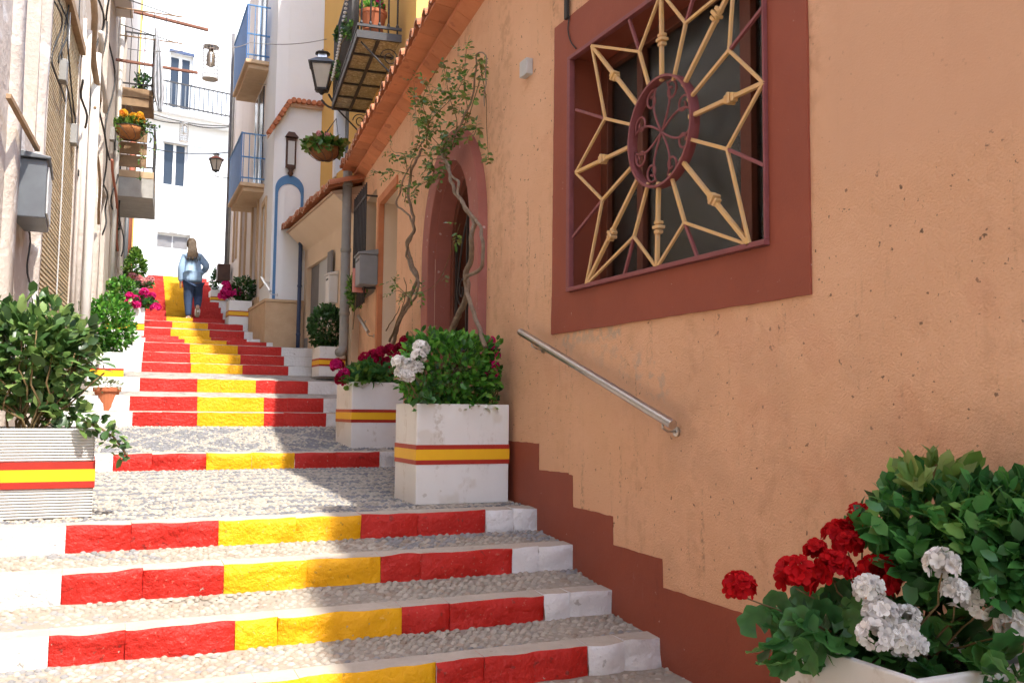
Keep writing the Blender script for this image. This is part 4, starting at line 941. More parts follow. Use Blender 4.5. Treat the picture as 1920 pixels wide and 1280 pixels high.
def put_leaves(parent, P, Fm, S, C, tv=LEAF_V, tt=LEAF_T, n_obj=0, pal=None, nm='leaves', one='leaf'):
    P = np.asarray(P); dep = P @ np.array(FW); order = np.argsort(dep); pick = order[:n_obj]; rest = order[n_obj:]
    if len(rest):
        V, T, Cc = inst(tv, tt, P[rest], Fm[rest], S[rest], C[rest])
        if tv is GL_V: Cc = Cc.reshape(len(rest), -1, 3); Cc[:, 1:10] *= .72; Cc = Cc.reshape(-1, 3)
        o = fast_mesh(nm, V, T, m_leaf, Cc, parent); o['kind'] = 'stuff'
    if len(pick):
        prot = []
        for c in pal:
            Cc = np.repeat(np.array([c], float), len(tv), 0)
            if tv is GL_V: Cc[1:10] *= .72
            o = fast_mesh(one, tv, tt, m_leaf, Cc); prot.append(o.data); bpy.data.objects.remove(o)
        for i in pick:
            M = Matrix([[*(Fm[i][r_] * S[i]), P[i][r_]] for r_ in range(3)] + [[0, 0, 0, 1]])
            link_copy(prot[int(rng.integers(0, len(prot)))], one, M, parent)
def bush_pts(c, rad, n, lump=.25, shape='ell', seed=0, shell=.45):
    D = rng.normal(size=(n, 3)); D /= np.linalg.norm(D, axis=1, keepdims=True)
    r_ = rng.uniform(shell ** 3, 1, n) ** (1 / 3)
    m = np.array([1 + lump * (noise.noise(Vector(d * 2.3) + Vector((seed, 0, 0))) + .5 * noise.noise(Vector(d * 5.1) + Vector((seed, 9, 0)))) for d in D])
    if shape == 'box':
        b = np.max(np.abs(D), axis=1); D2 = D / (b[:, None] ** .6); P = D2 * (r_ * m)[:, None]
    elif shape == 'cone':
        P = D * (r_ * m)[:, None]; k = 1 - .62 * np.clip((P[:, 2] + .2), 0, 1.2); P[:, 0] *= k; P[:, 1] *= k
    else: P = D * (r_ * m)[:, None]
    return P * np.array(rad) + np.array(c), D
def bush(parent, c, rad, n, ln, pal, n_obj=0, lump=.25, shape='ell', seed=0, tv=LEAF_V, tt=LEAF_T, shell=.45, up=.35, spread=.7, zmin=None):
    P, D = bush_pts(c, rad, n, lump, shape, seed, shell)
    if zmin is not None: P[:, 2] = np.maximum(P[:, 2], zmin + rng.uniform(0, .05, n))
    A = D * .7 + rng.normal(0, spread * .5, (n, 3)) + np.array((0, 0, up)); Nn = D * .5 + np.array((0, 0, .8)) + rng.normal(0, .35, (n, 3))
    put_leaves(parent, P - A / np.linalg.norm(A, axis=1, keepdims=True) * ln * .4, frames(A, Nn), ln * rng.uniform(.7, 1.25, n), leaf_colours(n, pal), tv, tt, n_obj, pal)
def stems(parent, base, tops, r0=.008, name='stem', m=None, wob=.06, each=True):
    for t in tops:
        b = Vector(base) + Vector((random.uniform(-.05, .05), random.uniform(-.05, .05), 0)); t = Vector(t); pts = []
        for k in range(7):
            f = k / 6; pts.append(b.lerp(t, f) + Vector((noise.noise(t * 5 + Vector((f * 3, 0, 0))), noise.noise(t * 5 + Vector((0, f * 3, 7))), 0)) * wob * math.sin(math.pi * f))
        MB().tube(pts, r0, 5, r2=r0 * .5).build(name, m or m_twig, parent, smooth=True)
PAL_BOX = [(.045, .15, .018), (.03, .105, .014), (.075, .21, .03), (.02, .07, .012), (.11, .25, .035)]
PAL_DARK = [(.022, .065, .016), (.03, .085, .02), (.016, .045, .012), (.05, .11, .03)]
PAL_LAUREL = [(.055, .11, .03), (.035, .08, .022), (.10, .17, .045), (.16, .23, .07), (.028, .06, .02)]
PAL_VAR = [(.035, .125, .03), (.026, .095, .024), (.055, .165, .04), (.02, .07, .02), (.13, .24, .06), (.22, .27, .08)]
PAL_GER = [(.035, .115, .03), (.045, .14, .035), (.025, .085, .025), (.065, .17, .04)]
PAL_LIME = [(.10, .20, .03), (.06, .15, .02), (.17, .26, .05), (.04, .10, .018)]
PAL_VINE = [(.10, .20, .04), (.065, .15, .03), (.15, .24, .06), (.18, .17, .05)]
for P_, k_ in ((PAL_BOX, 1.55), (PAL_DARK, 1.25), (PAL_LAUREL, 1.4), (PAL_VAR, 1.7), (PAL_GER, 1.6), (PAL_LIME, 1.15)):
    for i_ in range(len(P_)): P_[i_] = tuple(min(.6, c_ * k_) for c_ in P_[i_])
# flower heads: balls of five-petalled florets
PET_V = np.array([(0, 0, 0), (-.36, .50, .10), (0, .55, .03), (.36, .50, .10), (-.38, .78, .13), (.38, .78, .13), (-.20, 1.0, .09), (.20, 1.0, .09)]); PET_T = np.array([(0, 2, 1), (0, 3, 2), (1, 2, 4), (2, 3, 5), (2, 6, 4), (2, 7, 6), (2, 5, 7)])
_heads = {}
def head_meshes(key, pal, nfl=26):
    if key in _heads: return _heads[key]
    out = []
    for q in range(3):
        D = rng.normal(size=(nfl, 3)); D[:, 2] = np.abs(D[:, 2]) * .9 - .35; D /= np.linalg.norm(D, axis=1, keepdims=True)
        Ps, As, Ns, Cs = [], [], [], []
        for d in D:
            e = np.cross(d, (0.3, 0.2, 1)); e /= np.linalg.norm(e); f = np.cross(d, e); a0 = rng.uniform(0, 6); cc = np.array(pal[int(rng.integers(0, len(pal)))]) * rng.uniform(.8, 1.15)
            for k in range(5):
                a = a0 + k * 2 * math.pi / 5; Ps.append(d * rng.uniform(.62, .80)); As.append((e * math.cos(a) + f * math.sin(a)) + d * .35); Ns.append(d); Cs.append(cc * rng.uniform(.85, 1.1))
        Ps = np.array(Ps); V, T, C = inst(PET_V, PET_T, Ps, frames(np.array(As), np.array(Ns)), np.full(len(Ps), .52), np.array(Cs))
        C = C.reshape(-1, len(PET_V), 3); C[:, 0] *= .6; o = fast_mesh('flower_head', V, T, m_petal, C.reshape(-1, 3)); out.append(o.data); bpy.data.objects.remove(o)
    _heads[key] = out; return out
FLOWER = {'red': [(.48, .006, .010), (.40, .004, .010), (.56, .012, .016)], 'crimson': [(.36, .008, .05), (.28, .005, .035), (.45, .01, .07)], 'magenta': [(.60, .015, .17), (.5, .01, .14), (.68, .04, .24)], 'white': [(.78, .76, .74), (.70, .68, .66), (.82, .80, .76)], 'pink': [(.72, .34, .34), (.66, .26, .28), (.76, .42, .40)]}
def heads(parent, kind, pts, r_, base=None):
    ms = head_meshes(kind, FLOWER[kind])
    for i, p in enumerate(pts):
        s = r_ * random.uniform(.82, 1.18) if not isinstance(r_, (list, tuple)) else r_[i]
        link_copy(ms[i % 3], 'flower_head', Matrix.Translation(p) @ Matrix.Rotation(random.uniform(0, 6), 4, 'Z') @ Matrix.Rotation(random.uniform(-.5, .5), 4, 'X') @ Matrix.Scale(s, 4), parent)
        if base is not None: stems(parent, base, [Vector(p) - Vector((0, 0, s * .5))], .0045, 'flower_stem', m_twig)

# ------------------------------------------------------------------ striped planters
def planter(x0, x1, y0, y1, z0, z1, label, fr=(.41, .455, .56, .605), group='striped white planters on the steps', ribs=False, feet=False):
    t = thing('planter', label, 'planter', ((x0 + x1) / 2, (y0 + y1) / 2, z0), group)
    mb = MB(); th = .028
    for (a, b, c, d) in ((x0, x1, y0, y0 + th), (x0, x1, y1 - th, y1), (x0, x0 + th, y0 + th, y1 - th), (x1 - th, x1, y0 + th, y1 - th)): mb.box(a, b, c, d, z0, z1)
    mb.build('box', m_ribwhite if ribs else m_plasterwhite, t, bevel=.006)
    MB().box(x0 + th, x1 - th, y0 + th, y1 - th, z0 + .05, z1 - .05).build('soil', m_soil, t)
    H = z1 - z0
    for k, m_ in enumerate((m_tapered, m_tapeyel, m_tapered)):
        e = .0032 + (.0006 if k == 1 else 0) + (.012 if ribs else 0); a, b = z1 - fr[k + 1] * H, z1 - fr[k] * H; mb = MB()
        mb.box(x0 - e, x1 + e, y0 - e, y0 + .01, a, b); mb.box(x0 - e, x1 + e, y1 - .01, y1 + e, a, b); mb.box(x0 - e, x0 + .01, y0 + .0102, y1 - .0102, a, b); mb.box(x1 - .01, x1 + e, y0 + .0102, y1 - .0102, a, b)
        mb.build('stripe', m_, t)
    if ribs:
        for k in range(30):
            z = z0 + H * k / 30
            MB().box(x0, x1 + .009, y0 - .009, y0 - .0005, z + .003, z + H / 30 - .0025).build('lath', m_ribwhite, t, bevel=.003)
            MB().box(x1 + .0005, x1 + .009, y0, y1, z + .003, z + H / 30 - .0025).build('lath', m_ribwhite, t, bevel=.003)
    if feet:
        for x in (x0 + .08, x1 - .17):
            MB().box(x, x + .11, y0 - .02, y0 + .1, z0 - .035, z0 - .001).build('foot', m_grout, t)
    return t
SP = (1.905, 2.55, 5.575, 6.02)
planter(SP[0], SP[1], SP[2], SP[3], -.60, .042, 'white striped planter with a trimmed green bush beside the stepped brown skirting')
planter(2.27, 2.78, 8.55, 9.15, -.375, .262, 'white striped planter of crimson geraniums at the foot of the arched door', group='striped white planters on the steps')
planter(2.80, 3.15, 12.28, 12.72, .44, .845, 'white striped planter with a round dark bush beside the grey downpipe', fr=(.40, .46, .60, .66))
planter(2.27, 2.68, 17.35, 17.75, 1.50, 1.975, 'white striped planter in front of the pink house high up on the right', fr=(.40, .44, .58, .62))
pX0 = onY(396, 545, 22).x; planter(pX0, pX0 + .32, 22, 22.5, 2.35, 2.72, 'farthest small striped planter on the right near the top of the steps', fr=(.42, .47, .62, .66))
planter(-.60, .035, 5.55, 6.1, -.60, -.12, 'ribbed white planter with red and yellow stripes at the left edge', fr=(.37, .455, .59, .665), ribs=True, feet=True)
planter(-.10, .37, 12.0, 12.5, .28, .655, 'white striped planter behind the small clay pot on the left', fr=(.52, .58, .78, .84))
planter(.22, .755, 15.6, 16.0, 1.12, 1.575, 'white striped planter with magenta flowers halfway up on the left', fr=(.56, .58, .78, .80))
planter(.45, .85, 19.2, 19.6, 1.82, 2.3, 'white planter behind the magenta flowers high up on the left')
planter(2.02, 2.555, 1.80, 2.34, -1.40, -.70, 'cream planter overflowing with red and white geraniums in the near right corner', fr=(.45, .49, .6, .64))

# bush and flowers in the front right-hand planter of the landing
b = thing('boxwood_bush', 'dense bright green bush in the planter beside the stepped skirting', 'bush', (2.2, 5.8, .0))
bush(b, (2.19, 5.78, .26), (.33, .25, .27), 2600, .052, PAL_BOX, 280, .22, 'box', 1, shell=.6, zmin=.0)
bush(b, (2.25, 5.78, .05), (.30, .22, .10), 400, .05, PAL_BOX[:3] + [(.2, .2, .05)], 0, .2, 'box', 2)
stems(b, (2.2, 5.8, 0), [(2.1, 5.8, .3), (2.3, 5.8, .3), (2.2, 5.75, .4)], .008)
def pts_px(l, Y, dy=.0): return [onY(x, y, Y + random.uniform(-dy, dy)) for x, y in l]
g = thing('white_geranium', 'white geranium spilling over the left rim beside the green bush', 'flower', (1.97, 5.62, .0))
heads(g, 'white', pts_px([(752, 700), (768, 684), (785, 668), (748, 680), (765, 706), (790, 652), (778, 690)], 5.55, .05), .050, (2.0, 5.66, .0))
bush(g, (1.97, 5.6, .08), (.10, .08, .10), 40, .055, PAL_GER, 10, .2, tv=GL_V, tt=GL_T)
g = thing('magenta_geranium', 'magenta geranium between the green bush and the peach wall', 'flower', (2.52, 5.7, .0))
heads(g, 'magenta', pts_px([(922, 655), (925, 685), (921, 702), (926, 668), (919, 640)], 5.66, .03), .042, (2.5, 5.7, .0))
bush(g, (2.46, 5.68, .15), (.07, .06, .12), 40, .05, PAL_GER, 10, .2, tv=GL_V, tt=GL_T)
# crimson geraniums by the arched door
g = thing('crimson_geranium', 'crimson geranium plant in the planter at the foot of the arched door', 'flower', (2.5, 8.8, .2))
heads(g, 'crimson', pts_px([(632, 685), (642, 710), (700, 668), (715, 660), (732, 655), (684, 672), (760, 640), (752, 655), (735, 690), (762, 668), (775, 655), (722, 675), (745, 672), (705, 680), (690, 690)], 8.75, .12), .072, (2.5, 8.8, .2))
heads(g, 'magenta', pts_px([(630, 684), (645, 700)], 8.6, .02), .06, (2.45, 8.8, .2))
bush(g, (2.50, 8.72, .33), (.27, .2, .14), 240, .085, PAL_GER + PAL_LIME[:2], 90, .2, tv=GL_V, tt=GL_T)
bush(g, (2.42, 8.65, .30), (.24, .16, .13), 220, .07, PAL_LIME, 0, .2)
b = thing('round_bush', 'round clipped dark green bush in the planter by the grey downpipe', 'bush', (2.97, 12.5, .8))
bush(b, (2.95, 12.5, 1.12), (.27, .25, .32), 2000, .055, PAL_DARK + [(.03, .09, .02)], 0, .12, 'ell', 4, shell=.7); stems(b, (2.95, 12.5, .8), [(2.9, 12.5, 1.1), (3.0, 12.5, 1.1)], .01)
b = thing('pink_house_bush', 'dark leafy bush in the planter before the pink house', 'bush', (2.55, 17.5, 1.95))
bush(b, (2.55, 17.52, 2.20), (.24, .2, .25), 900, .06, PAL_DARK, 0, .25, 'ell', 5); stems(b, (2.55, 17.5, 1.95), [(2.5, 17.5, 2.2), (2.6, 17.5, 2.25)], .008)
g = thing('magenta_geranium', 'magenta geranium hanging over the left rim of the planter before the pink house', 'flower', (2.3, 17.4, 1.95))
heads(g, 'magenta', pts_px([(424, 535), (420, 548), (428, 552), (437, 552), (425, 542), (446, 548), (417, 556)], 17.4, .05), .085, (2.35, 17.5, 1.95))
b = thing('far_shrub', 'small dark shrub in the farthest planter on the right', 'bush', (pX0 + .16, 22.2, 2.7)); bush(b, (pX0 + .10, 22.2, 2.98), (.13, .13, .27), 350, .06, PAL_DARK, 0, .2, 'cone', 6)
# left-hand side
b = thing('laurel_bush', 'large variegated laurel bush in the ribbed planter at the left edge', 'bush', (-.28, 5.8, -.16))
bush(b, (-.29, 5.85, .30), (.34, .28, .34), 1150, .085, PAL_LAUREL, 260, .34, 'ell', 8, shell=.35)
bush(b, (-.12, 5.75, .0), (.13, .15, .13), 100, .075, PAL_LAUREL, 0, .3, 'ell', 9)
stems(b, (-.3, 5.8, -.18), [(random.uniform(-.6, .1), random.uniform(5.6, 6.0), random.uniform(.1, .45)) for k in range(26)], .008, wob=.1)
tr = pts_px([(150, 790), (185, 800), (212, 818), (228, 838), (240, 858)], 5.5); MB().tube(tr, .006, 5).build('trailing_stem', m_twig, b, smooth=True)
P = np.array([list(tr[0].lerp(tr[-1], t) + Vector((0, 0, .06 * math.sin(math.pi * t)))) for t in rng.uniform(0, 1, 70)]) + rng.normal(0, .022, (70, 3)); A = rng.normal(0, 1, (70, 3)) + np.array((.5, -.2, -.2))
put_leaves(b, P, frames(A, rng.normal(0, .3, (70, 3)) + np.array((0, -.4, .8))), .06 * rng.uniform(.7, 1.2, 70), leaf_colours(70, PAL_LAUREL), n_obj=30, pal=PAL_LAUREL)
b = thing('privet_bush', 'rounded light green bush behind the small clay pot', 'bush', (.2, 12.2, .6))
bush(b, (.19, 12.2, .98), (.32, .28, .38), 1900, .065, PAL_LIME[:2] + PAL_BOX, 0, .2, 'ell', 10); bush(b, (.02, 12.15, .64), (.2, .2, .22), 300, .07, PAL_LAUREL, 0, .3, 'ell', 11)
stems(b, (.2, 12.2, .6), [(.1, 12.2, .95), (.3, 12.2, 1.0)], .01)
b = thing('leafy_shrub', 'bright green shrub above the magenta flowers on the left', 'bush', (.5, 15.8, 1.52)); bush(b, (.42, 15.85, 1.82), (.26, .22, .27), 900, .07, PAL_LIME + PAL_BOX, 0, .25, 'ell', 12)
g = thing('magenta_geranium', 'magenta geranium trailing from the planter halfway up on the left', 'flower', (.6, 15.7, 1.52))
heads(g, 'magenta', pts_px([(243, 555), (257, 572), (275, 560), (268, 570), (242, 567), (284, 555), (292, 577), (270, 548), (255, 560)], 15.6, .08), .075, (.6, 15.75, 1.5))
bush(g, (.72, 15.65, 1.66), (.22, .12, .12), 160, .07, PAL_GER + PAL_LIME[:2], 0, .25, tv=GL_V, tt=GL_T)
b = thing('conical_shrub', 'pointed yellow green shrub highest up on the left', 'bush', (.75, 19.4, 2.25)); bush(b, onY(254, 495, 19.4), (.25, .22, .36), 1100, .07, PAL_LIME, 0, .2, 'cone', 13)
g = thing('pink_geranium', 'pale pink geranium below the pointed shrub on the left', 'flower', (.8, 19.3, 2.25)); heads(g, 'pink', pts_px([(248, 518), (258, 524), (272, 528), (281, 525), (266, 534), (276, 536)], 19.2, .06), .085, (.8, 19.4, 2.2)); bush(g, onY(268, 533, 19.25), (.22, .12, .08), 90, .08, PAL_GER, 0, .2, tv=GL_V, tt=GL_T)
# small clay pot
pc = onY(199, 772, 11.1)
pt_ = thing('clay_pot', 'small square-shouldered clay pot with a succulent on the left white step', 'pot', pc)
MB().lathe(pc, [(.10, 0), (.128, .22), (.145, .225), (.148, .27), (.13, .27), (.125, .235)], 20).build('pot', m_claypot, pt_, smooth=False, bevel=.003)
P, D = bush_pts((pc.x, pc.y, pc.z + .28), (.15, .13, .07), 140, .2); A = D + rng.normal(0, .3, (140, 3)); s_ = thing('succulent', 'pale grey green succulent in the small clay pot', 'plant', (pc.x, pc.y, pc.z + .25)); put_leaves(s_, P, frames(A, D + np.array((0, 0, 1))), np.full(140, .05), leaf_colours(140, [(.16, .2, .1), (.22, .25, .14), (.1, .14, .06)]))

# ------------------------------------------------------------------ near right corner: geraniums and a variegated shrub
b = thing('variegated_shrub', 'glossy dark shrub with pale tips above the red and white geraniums', 'bush', (2.35, 2.1, -.75))
for (x, y, rx, rz, n_, sd, Yc) in ((1735, 965, .19, .14, 400, 1, 2.05), (1845, 985, .17, .15, 420, 2, 1.88), (1905, 1050, .15, .15, 380, 3, 1.78), (1900, 955, .11, .10, 190, 6, 1.78), (1930, 1010, .11, .14, 220, 7, 1.74), (1760, 1050, .19, .11, 360, 4, 2.0), (1660, 985, .10, .08, 90, 5, 2.15)):
    c = onY(x, y, Yc); bush(b, c, (rx, .15, rz), n_, .066, PAL_VAR[:4] + ([PAL_VAR[4]] if sd in (1, 2, 6) else []), 42, .3, 'ell', 20 + sd, up=.35)
c = onY(1765, 892, 2.0); bush(b, c, (.16, .1, .055), 80, .075, [(.16, .26, .06), (.10, .2, .04), (.22, .30, .09)], 20, .3, 'ell', 31, up=.9)
stems(b, (2.35, 2.1, -.75), [onY(1740, 930, 2.05), onY(1850, 960, 1.88), onY(1900, 1040, 1.78), onY(1700, 1000, 2.1), onY(1755, 870, 2.0)], .007)
g = thing('red_geranium', 'red geranium with large round heads leaning over the steps in the near right corner', 'flower', (2.2, 2.2, -.75))
rp = [(1386, 1100, 2.30), (1492, 1082, 2.22), (1562, 1068, 2.18), (1648, 1082, 2.08), (1610, 966, 2.2), (1572, 1002, 2.24), (1590, 1020, 2.2), (1530, 1032, 2.26), (1672, 1062, 2.1)]
heads(g, 'red', [onY(x, y, Y) for x, y, Y in rp], [.050, .066, .060, .066, .040, .050, .047, .039, .049], (2.25, 2.2, -.72))
for (x, y, rx, rz, n_, k) in ((1530, 1180, .16, .11, 55, 30), (1620, 1160, .12, .10, 30, 12), (1470, 1200, .07, .08, 16, 12)):
    bush(g, onY(x, y, 2.2), (rx, .12, rz), n_, .092, PAL_GER, k, .2, tv=GL_V, tt=GL_T, up=.1, shell=.7)
g = thing('white_geranium', 'white geranium in front of the variegated shrub in the near right corner', 'flower', (2.35, 2.0, -.75))
wp_ = [(1628, 1105, 2.02), (1650, 1150, 1.98), (1640, 1190, 1.95), (1690, 1195, 1.95), (1700, 1160, 1.96), (1766, 1058, 1.84), (1790, 1110, 1.84), (1836, 1130, 1.82), (1900, 1175, 1.74), (1712, 1210, 1.93)]
heads(g, 'white', [onY(x, y, Y) for x, y, Y in wp_], [.046, .050, .048, .050, .042, .047, .040, .046, .048, .040], (2.3, 2.0, -.72))
for (x, y, rx, rz, n_, k) in ((1780, 1220, .17, .10, 60, 40), (1740, 1150, .12, .07, 26, 10), (1880, 1260, .12, .08, 24, 12), (1690, 1255, .1, .06, 16, 12)):
    bush(g, onY(x, y, 1.98 if x < 1850 else 1.76), (rx, .10, rz), n_, .09, PAL_GER, k, .2, tv=GL_V, tt=GL_T, up=.1, shell=.6)
# ------------------------------------------------------------------ climbing vines on the peach house
def smooth_path(P, n=6):
    P = [Vector(p) for p in P]; out = []
    for i in range(len(P) - 1):
        p0, p1, p2, p3 = P[max(i - 1, 0)], P[i], P[i + 1], P[min(i + 2, len(P) - 1)]
        for k in range(n):
            t = k / n; out.append(.5 * ((2 * p1) + (p2 - p0) * t + (2 * p0 - 5 * p1 + 4 * p2 - p3) * t * t + (3 * p1 - p0 - 3 * p2 + p3) * t ** 3))
    return out + [P[-1]]
def vpath(l, o=.12, jit=.02):
    r_ = []
    for (x, y) in l: u, z = FA.px(x, y, o); r_.append(FA.P(u, z, o + random.uniform(-jit, jit)))
    return smooth_path(r_)
def vine(root, trunks, sprays, nl, ll):
    for (l, r0, r1, o, m_) in trunks:
        P = vpath(l, o); P = [p + Vector((noise.noise(p * 9), noise.noise(p * 9 + Vector((5, 0, 0))), 0)) * .018 for p in P]; MB().tube(P, r0, 7, r2=r1).build('stem', m_, root, smooth=True)
    Ps, As, Ns = [], [], []
    for (l, o, dens) in sprays:
        P = vpath(l, o, .06); MB().tube(P, .0045, 5, r2=.002).build('twig', m_twig, root, smooth=True)
        for k in range(int(dens * .8)):
            p = P[int(rng.integers(2, len(P)))]; d = Vector(rng.normal(0, 1, 3)); d.z -= .2; d.normalize(); d -= FA.N * min(0, d.dot(FA.N)) * .8
            for q in range(5):        # a pinnate leaf: leaflets along a stalk
                b = p + d * (.025 + q * .02); sd = d.cross(Vector((0, 0, 1))).normalized() * (1 if q % 2 else -1)
                Ps.append(b); As.append(d * .5 + sd * .8 if q < 4 else d); Ns.append(Vector((0, 0, .6)) + FA.N * .6 + Vector(rng.normal(0, .3, 3)))
    Ps, As, Ns = (np.array([list(v) for v in a]) for a in (Ps, As, Ns)); n = len(Ps)
    put_leaves(root, Ps, frames(As, Ns), ll * rng.uniform(.7, 1.3, n), leaf_colours(n, PAL_VINE))
v1 = thing('climbing_vine', 'thin twisted brown vine stems climbing from the crimson geranium planter', 'vine', FA.P(2.2, .2, .15))
vine(v1, [([(733, 650), (742, 615), (752, 585), (772, 555), (781, 520), (772, 490), (766, 455), (776, 430), (770, 395), (768, 360), (772, 320), (790, 280)], .020, .012, .14, m_bark),
          ([(733, 640), (748, 598), (775, 560), (779, 530), (763, 480), (775, 445), (772, 410), (748, 385), (745, 365), (752, 345), (770, 310)], .013, .007, .17, m_bark),
          ([(735, 640), (752, 590), (760, 545), (757, 520)], .006, .003, .18, m_twig), ([(722, 620), (740, 595), (752, 575)], .006, .003, .18, m_twig)],
     [([(768, 330), (745, 320), (720, 325), (705, 318)], .2, 14), ([(770, 320), (760, 290), (735, 285), (728, 275)], .2, 14), ([(772, 360), (790, 350), (802, 330), (795, 300)], .2, 14),
      ([(775, 300), (780, 260), (770, 220), (765, 150)], .22, 22), ([(785, 280), (800, 240), (805, 190), (830, 130)], .22, 26), ([(770, 380), (755, 360), (740, 345)], .2, 9), ([(760, 560), (745, 535), (738, 520)], .2, 8),
      ([(750, 560), (765, 545), (790, 548), (830, 520), (868, 420)], .25, 16), ([(775, 560), (755, 545), (740, 550)], .2, 8), ([(790, 270), (815, 230), (845, 180), (870, 150)], .22, 26), ([(768, 340), (780, 300), (815, 285), (830, 260)], .24, 20)], 0, .042)
v2 = thing('climbing_vine', 'thick pale vine trunk crossing the arched door up towards the eave', 'vine', FA.P(.9, 0, .2))
vine(v2, [([(838, 625), (852, 600), (872, 575), (878, 548), (872, 515), (882, 480), (890, 445), (888, 415), (868, 385), (852, 350), (842, 320), (832, 285)], .025, .012, .20, m_bark),
          ([(905, 650), (896, 610), (884, 568), (877, 540), (880, 520), (897, 500), (903, 460), (896, 425), (882, 405), (866, 370), (862, 345), (850, 325), (838, 300)], .016, .009, .22, m_bark),
          ([(842, 315), (835, 280), (862, 235), (890, 170), (900, 105), (908, 110), (907, 200)], .010, .004, .18, m_bark)],
     [([(836, 290), (820, 250), (815, 210), (790, 150)], .2, 30), ([(838, 280), (850, 230), (845, 180), (835, 115)], .2, 30), ([(845, 270), (862, 215), (865, 160), (880, 90)], .18, 30), ([(866, 230), (885, 180), (895, 130), (900, 110)], .18, 18),
      ([(840, 290), (820, 280), (795, 250), (785, 215)], .22, 24), ([(838, 300), (815, 300), (800, 320), (782, 335)], .22, 20), ([(905, 120), (908, 180), (906, 240), (910, 300)], .1, 8), ([(850, 260), (880, 255), (895, 230)], .16, 10), ([(830, 300), (825, 330), (810, 345)], .2, 12)], 0, .045)
iv = thing('hanging_ivy', 'yellow green ivy hanging by the grey downpipe under the mailbox', 'plant', FA.P(5.5, .9, .2))
bush(iv, onY(668, 545, 11.6), (.13, .12, .24), 420, .06, PAL_LIME, 0, .3, 'ell', 41)
MB().tube([FA.P(5.0, 1.75, .2), FA.P(5.05, 1.3, .22), FA.P(5.2, 1.0, .22)], .006, 5).build('stem', m_twig, iv)

# ------------------------------------------------------------------ fixtures on the right-hand houses
def handrail(F, p0, p1, r_, label, o=.085, ext=.0):
    u0, z0 = F.px(*p0, o); u1, z1 = F.px(*p1, o); A_, B_ = F.P(u0, z0, o), F.P(u1, z1, o)
    t = thing('handrail', label, 'handrail', B_, 'steel handrails on the house walls')
    mb = MB().tube([A_, A_.lerp(B_, .02), A_.lerp(B_, .98), B_], r_, 14); mb.build('tube', m_steel, t, smooth=False, bevel=.002)
    for f in (.10, .95):
        c = A_.lerp(B_, f); w_ = c - F.N * o
        MB().tube([c - Vector((0, 0, r_ * .9)), c - Vector((0, 0, r_ * 1.9)), c - Vector((0, 0, r_ * 2.6)) - F.N * .03, w_ - Vector((0, 0, r_ * 2.6))], r_ * .28, 8).build('bracket', m_steel, t, smooth=True)
        MB().lathe(w_ - Vector((0, 0, r_ * 2.6)), [(r_ * 1.0, 0), (r_ * 1.0, .012), (r_ * .5, .014)], 14, axis=F.N).build('wall_plate', m_steel, t)
handrail(FN, (976, 622), (1262, 796), .024, 'long brushed steel handrail below the sunburst window')
handrail(FA, (672, 592), (690, 622), .022, 'short steel handrail on the peach wall beside the terracotta doorway edge')
handrail(FC, (491, 520), (507, 546), .022, 'short steel handrail at the corner of the white house', .12)
jb = MB().fbox(FN, 5.36, 5.47, 2.235, 2.345, .001, .05).build('junction_box', m_lightgrey, None, bevel=.006); tag(jb, 'small light grey junction box on the peach wall left of the window', 'box')
cu, cz2 = FN.px(1069, 20)
ck = thing('cable_clamp', 'black clamp with a thin drooping cable above the window corner', 'clamp', FN.P(cu, cz2, .02))
MB().fbox(FN, cu - .018, cu + .018, cz2 - .06, cz2 + .14, .0125, .035).build('clamp', m_cable, ck, bevel=.004)
MB().tube(smooth_path([FN.P(*FN.px(x, y, .02), .02) for x, y in ((1068, 30), (1065, 55), (1070, 78), (1080, 92))]), .004, 5).build('cable', m_cable, ck, smooth=True)
dp = thing('downpipe', 'thick grey cement downpipe at the end of the peach house', 'pipe', (3.06, 12.02, .7))
MB().tube([(3.06, 12.02, 3.2), (3.06, 12.02, .86), (3.05, 12.01, .80), (3.02, 11.96, .76), (2.97, 11.90, .745)], .062, 14).build('pipe', m_greypipe, dp, smooth=True)
for z in (1.25, 2.1, 3.0): MB().lathe((3.06, 12.02, z), [(.062, 0), (.072, .005), (.072, .05), (.062, .055)], 14).build('clip', m_greypipe, dp, smooth=True)
def mailbox(F, u0, u1, z0, z1, o0, o1, m_, label, lid=True, hinge=None):
    t = thing('mailbox', label, 'mailbox', F.P((u0 + u1) / 2, z0, o0))
    MB().fbox(F, u0, u1, z0, z1, o0, o1).build('body', m_, t, bevel=.01)
    MB().hexa([F.P(u0 - .015, z1 + .002, o0), F.P(u1 + .015, z1 + .002, o0), F.P(u1 + .015, z1 + .002, o1 + .02), F.P(u0 - .015, z1 + .002, o1 + .02), F.P(u0 - .015, z1 + .07, o0), F.P(u1 + .015, z1 + .07, o0), F.P(u1 + .015, z1 + .025, o1 + .02), F.P(u0 - .015, z1 + .025, o1 + .02)]).build('lid', m_, t, bevel=.006)
    MB().fbox(F, u0 + .04, u1 - .04, z1 - .07, z1 - .045, o1, o1 + .004).build('slot', m_cable, t)
    return t
um, zm = FA.px(685, 520, .24); mailbox(FA, 4.62, 4.98, 1.50, 1.86, .02, .24, m_greypaint, 'grey metal mailbox with sloping lid under the iron window bars')
pp = MB().fbox(FA, 4.985, 5.0, 1.44, 1.74, .10, .27).build('leaflet', m_paper, None); tag(pp, 'faded pink leaflet stuck on the side of the grey mailbox', 'paper')
mailbox(FB, .80, 1.0, 1.52, 1.92, .003, .14, m_whitemetal, 'cream white mailbox on the cream ground floor wall')
hv = thing('meter_hood', 'small cream hood over a pipe fitting low on the cream wall', 'hood', FB.P(1.3, 1.2, .05))
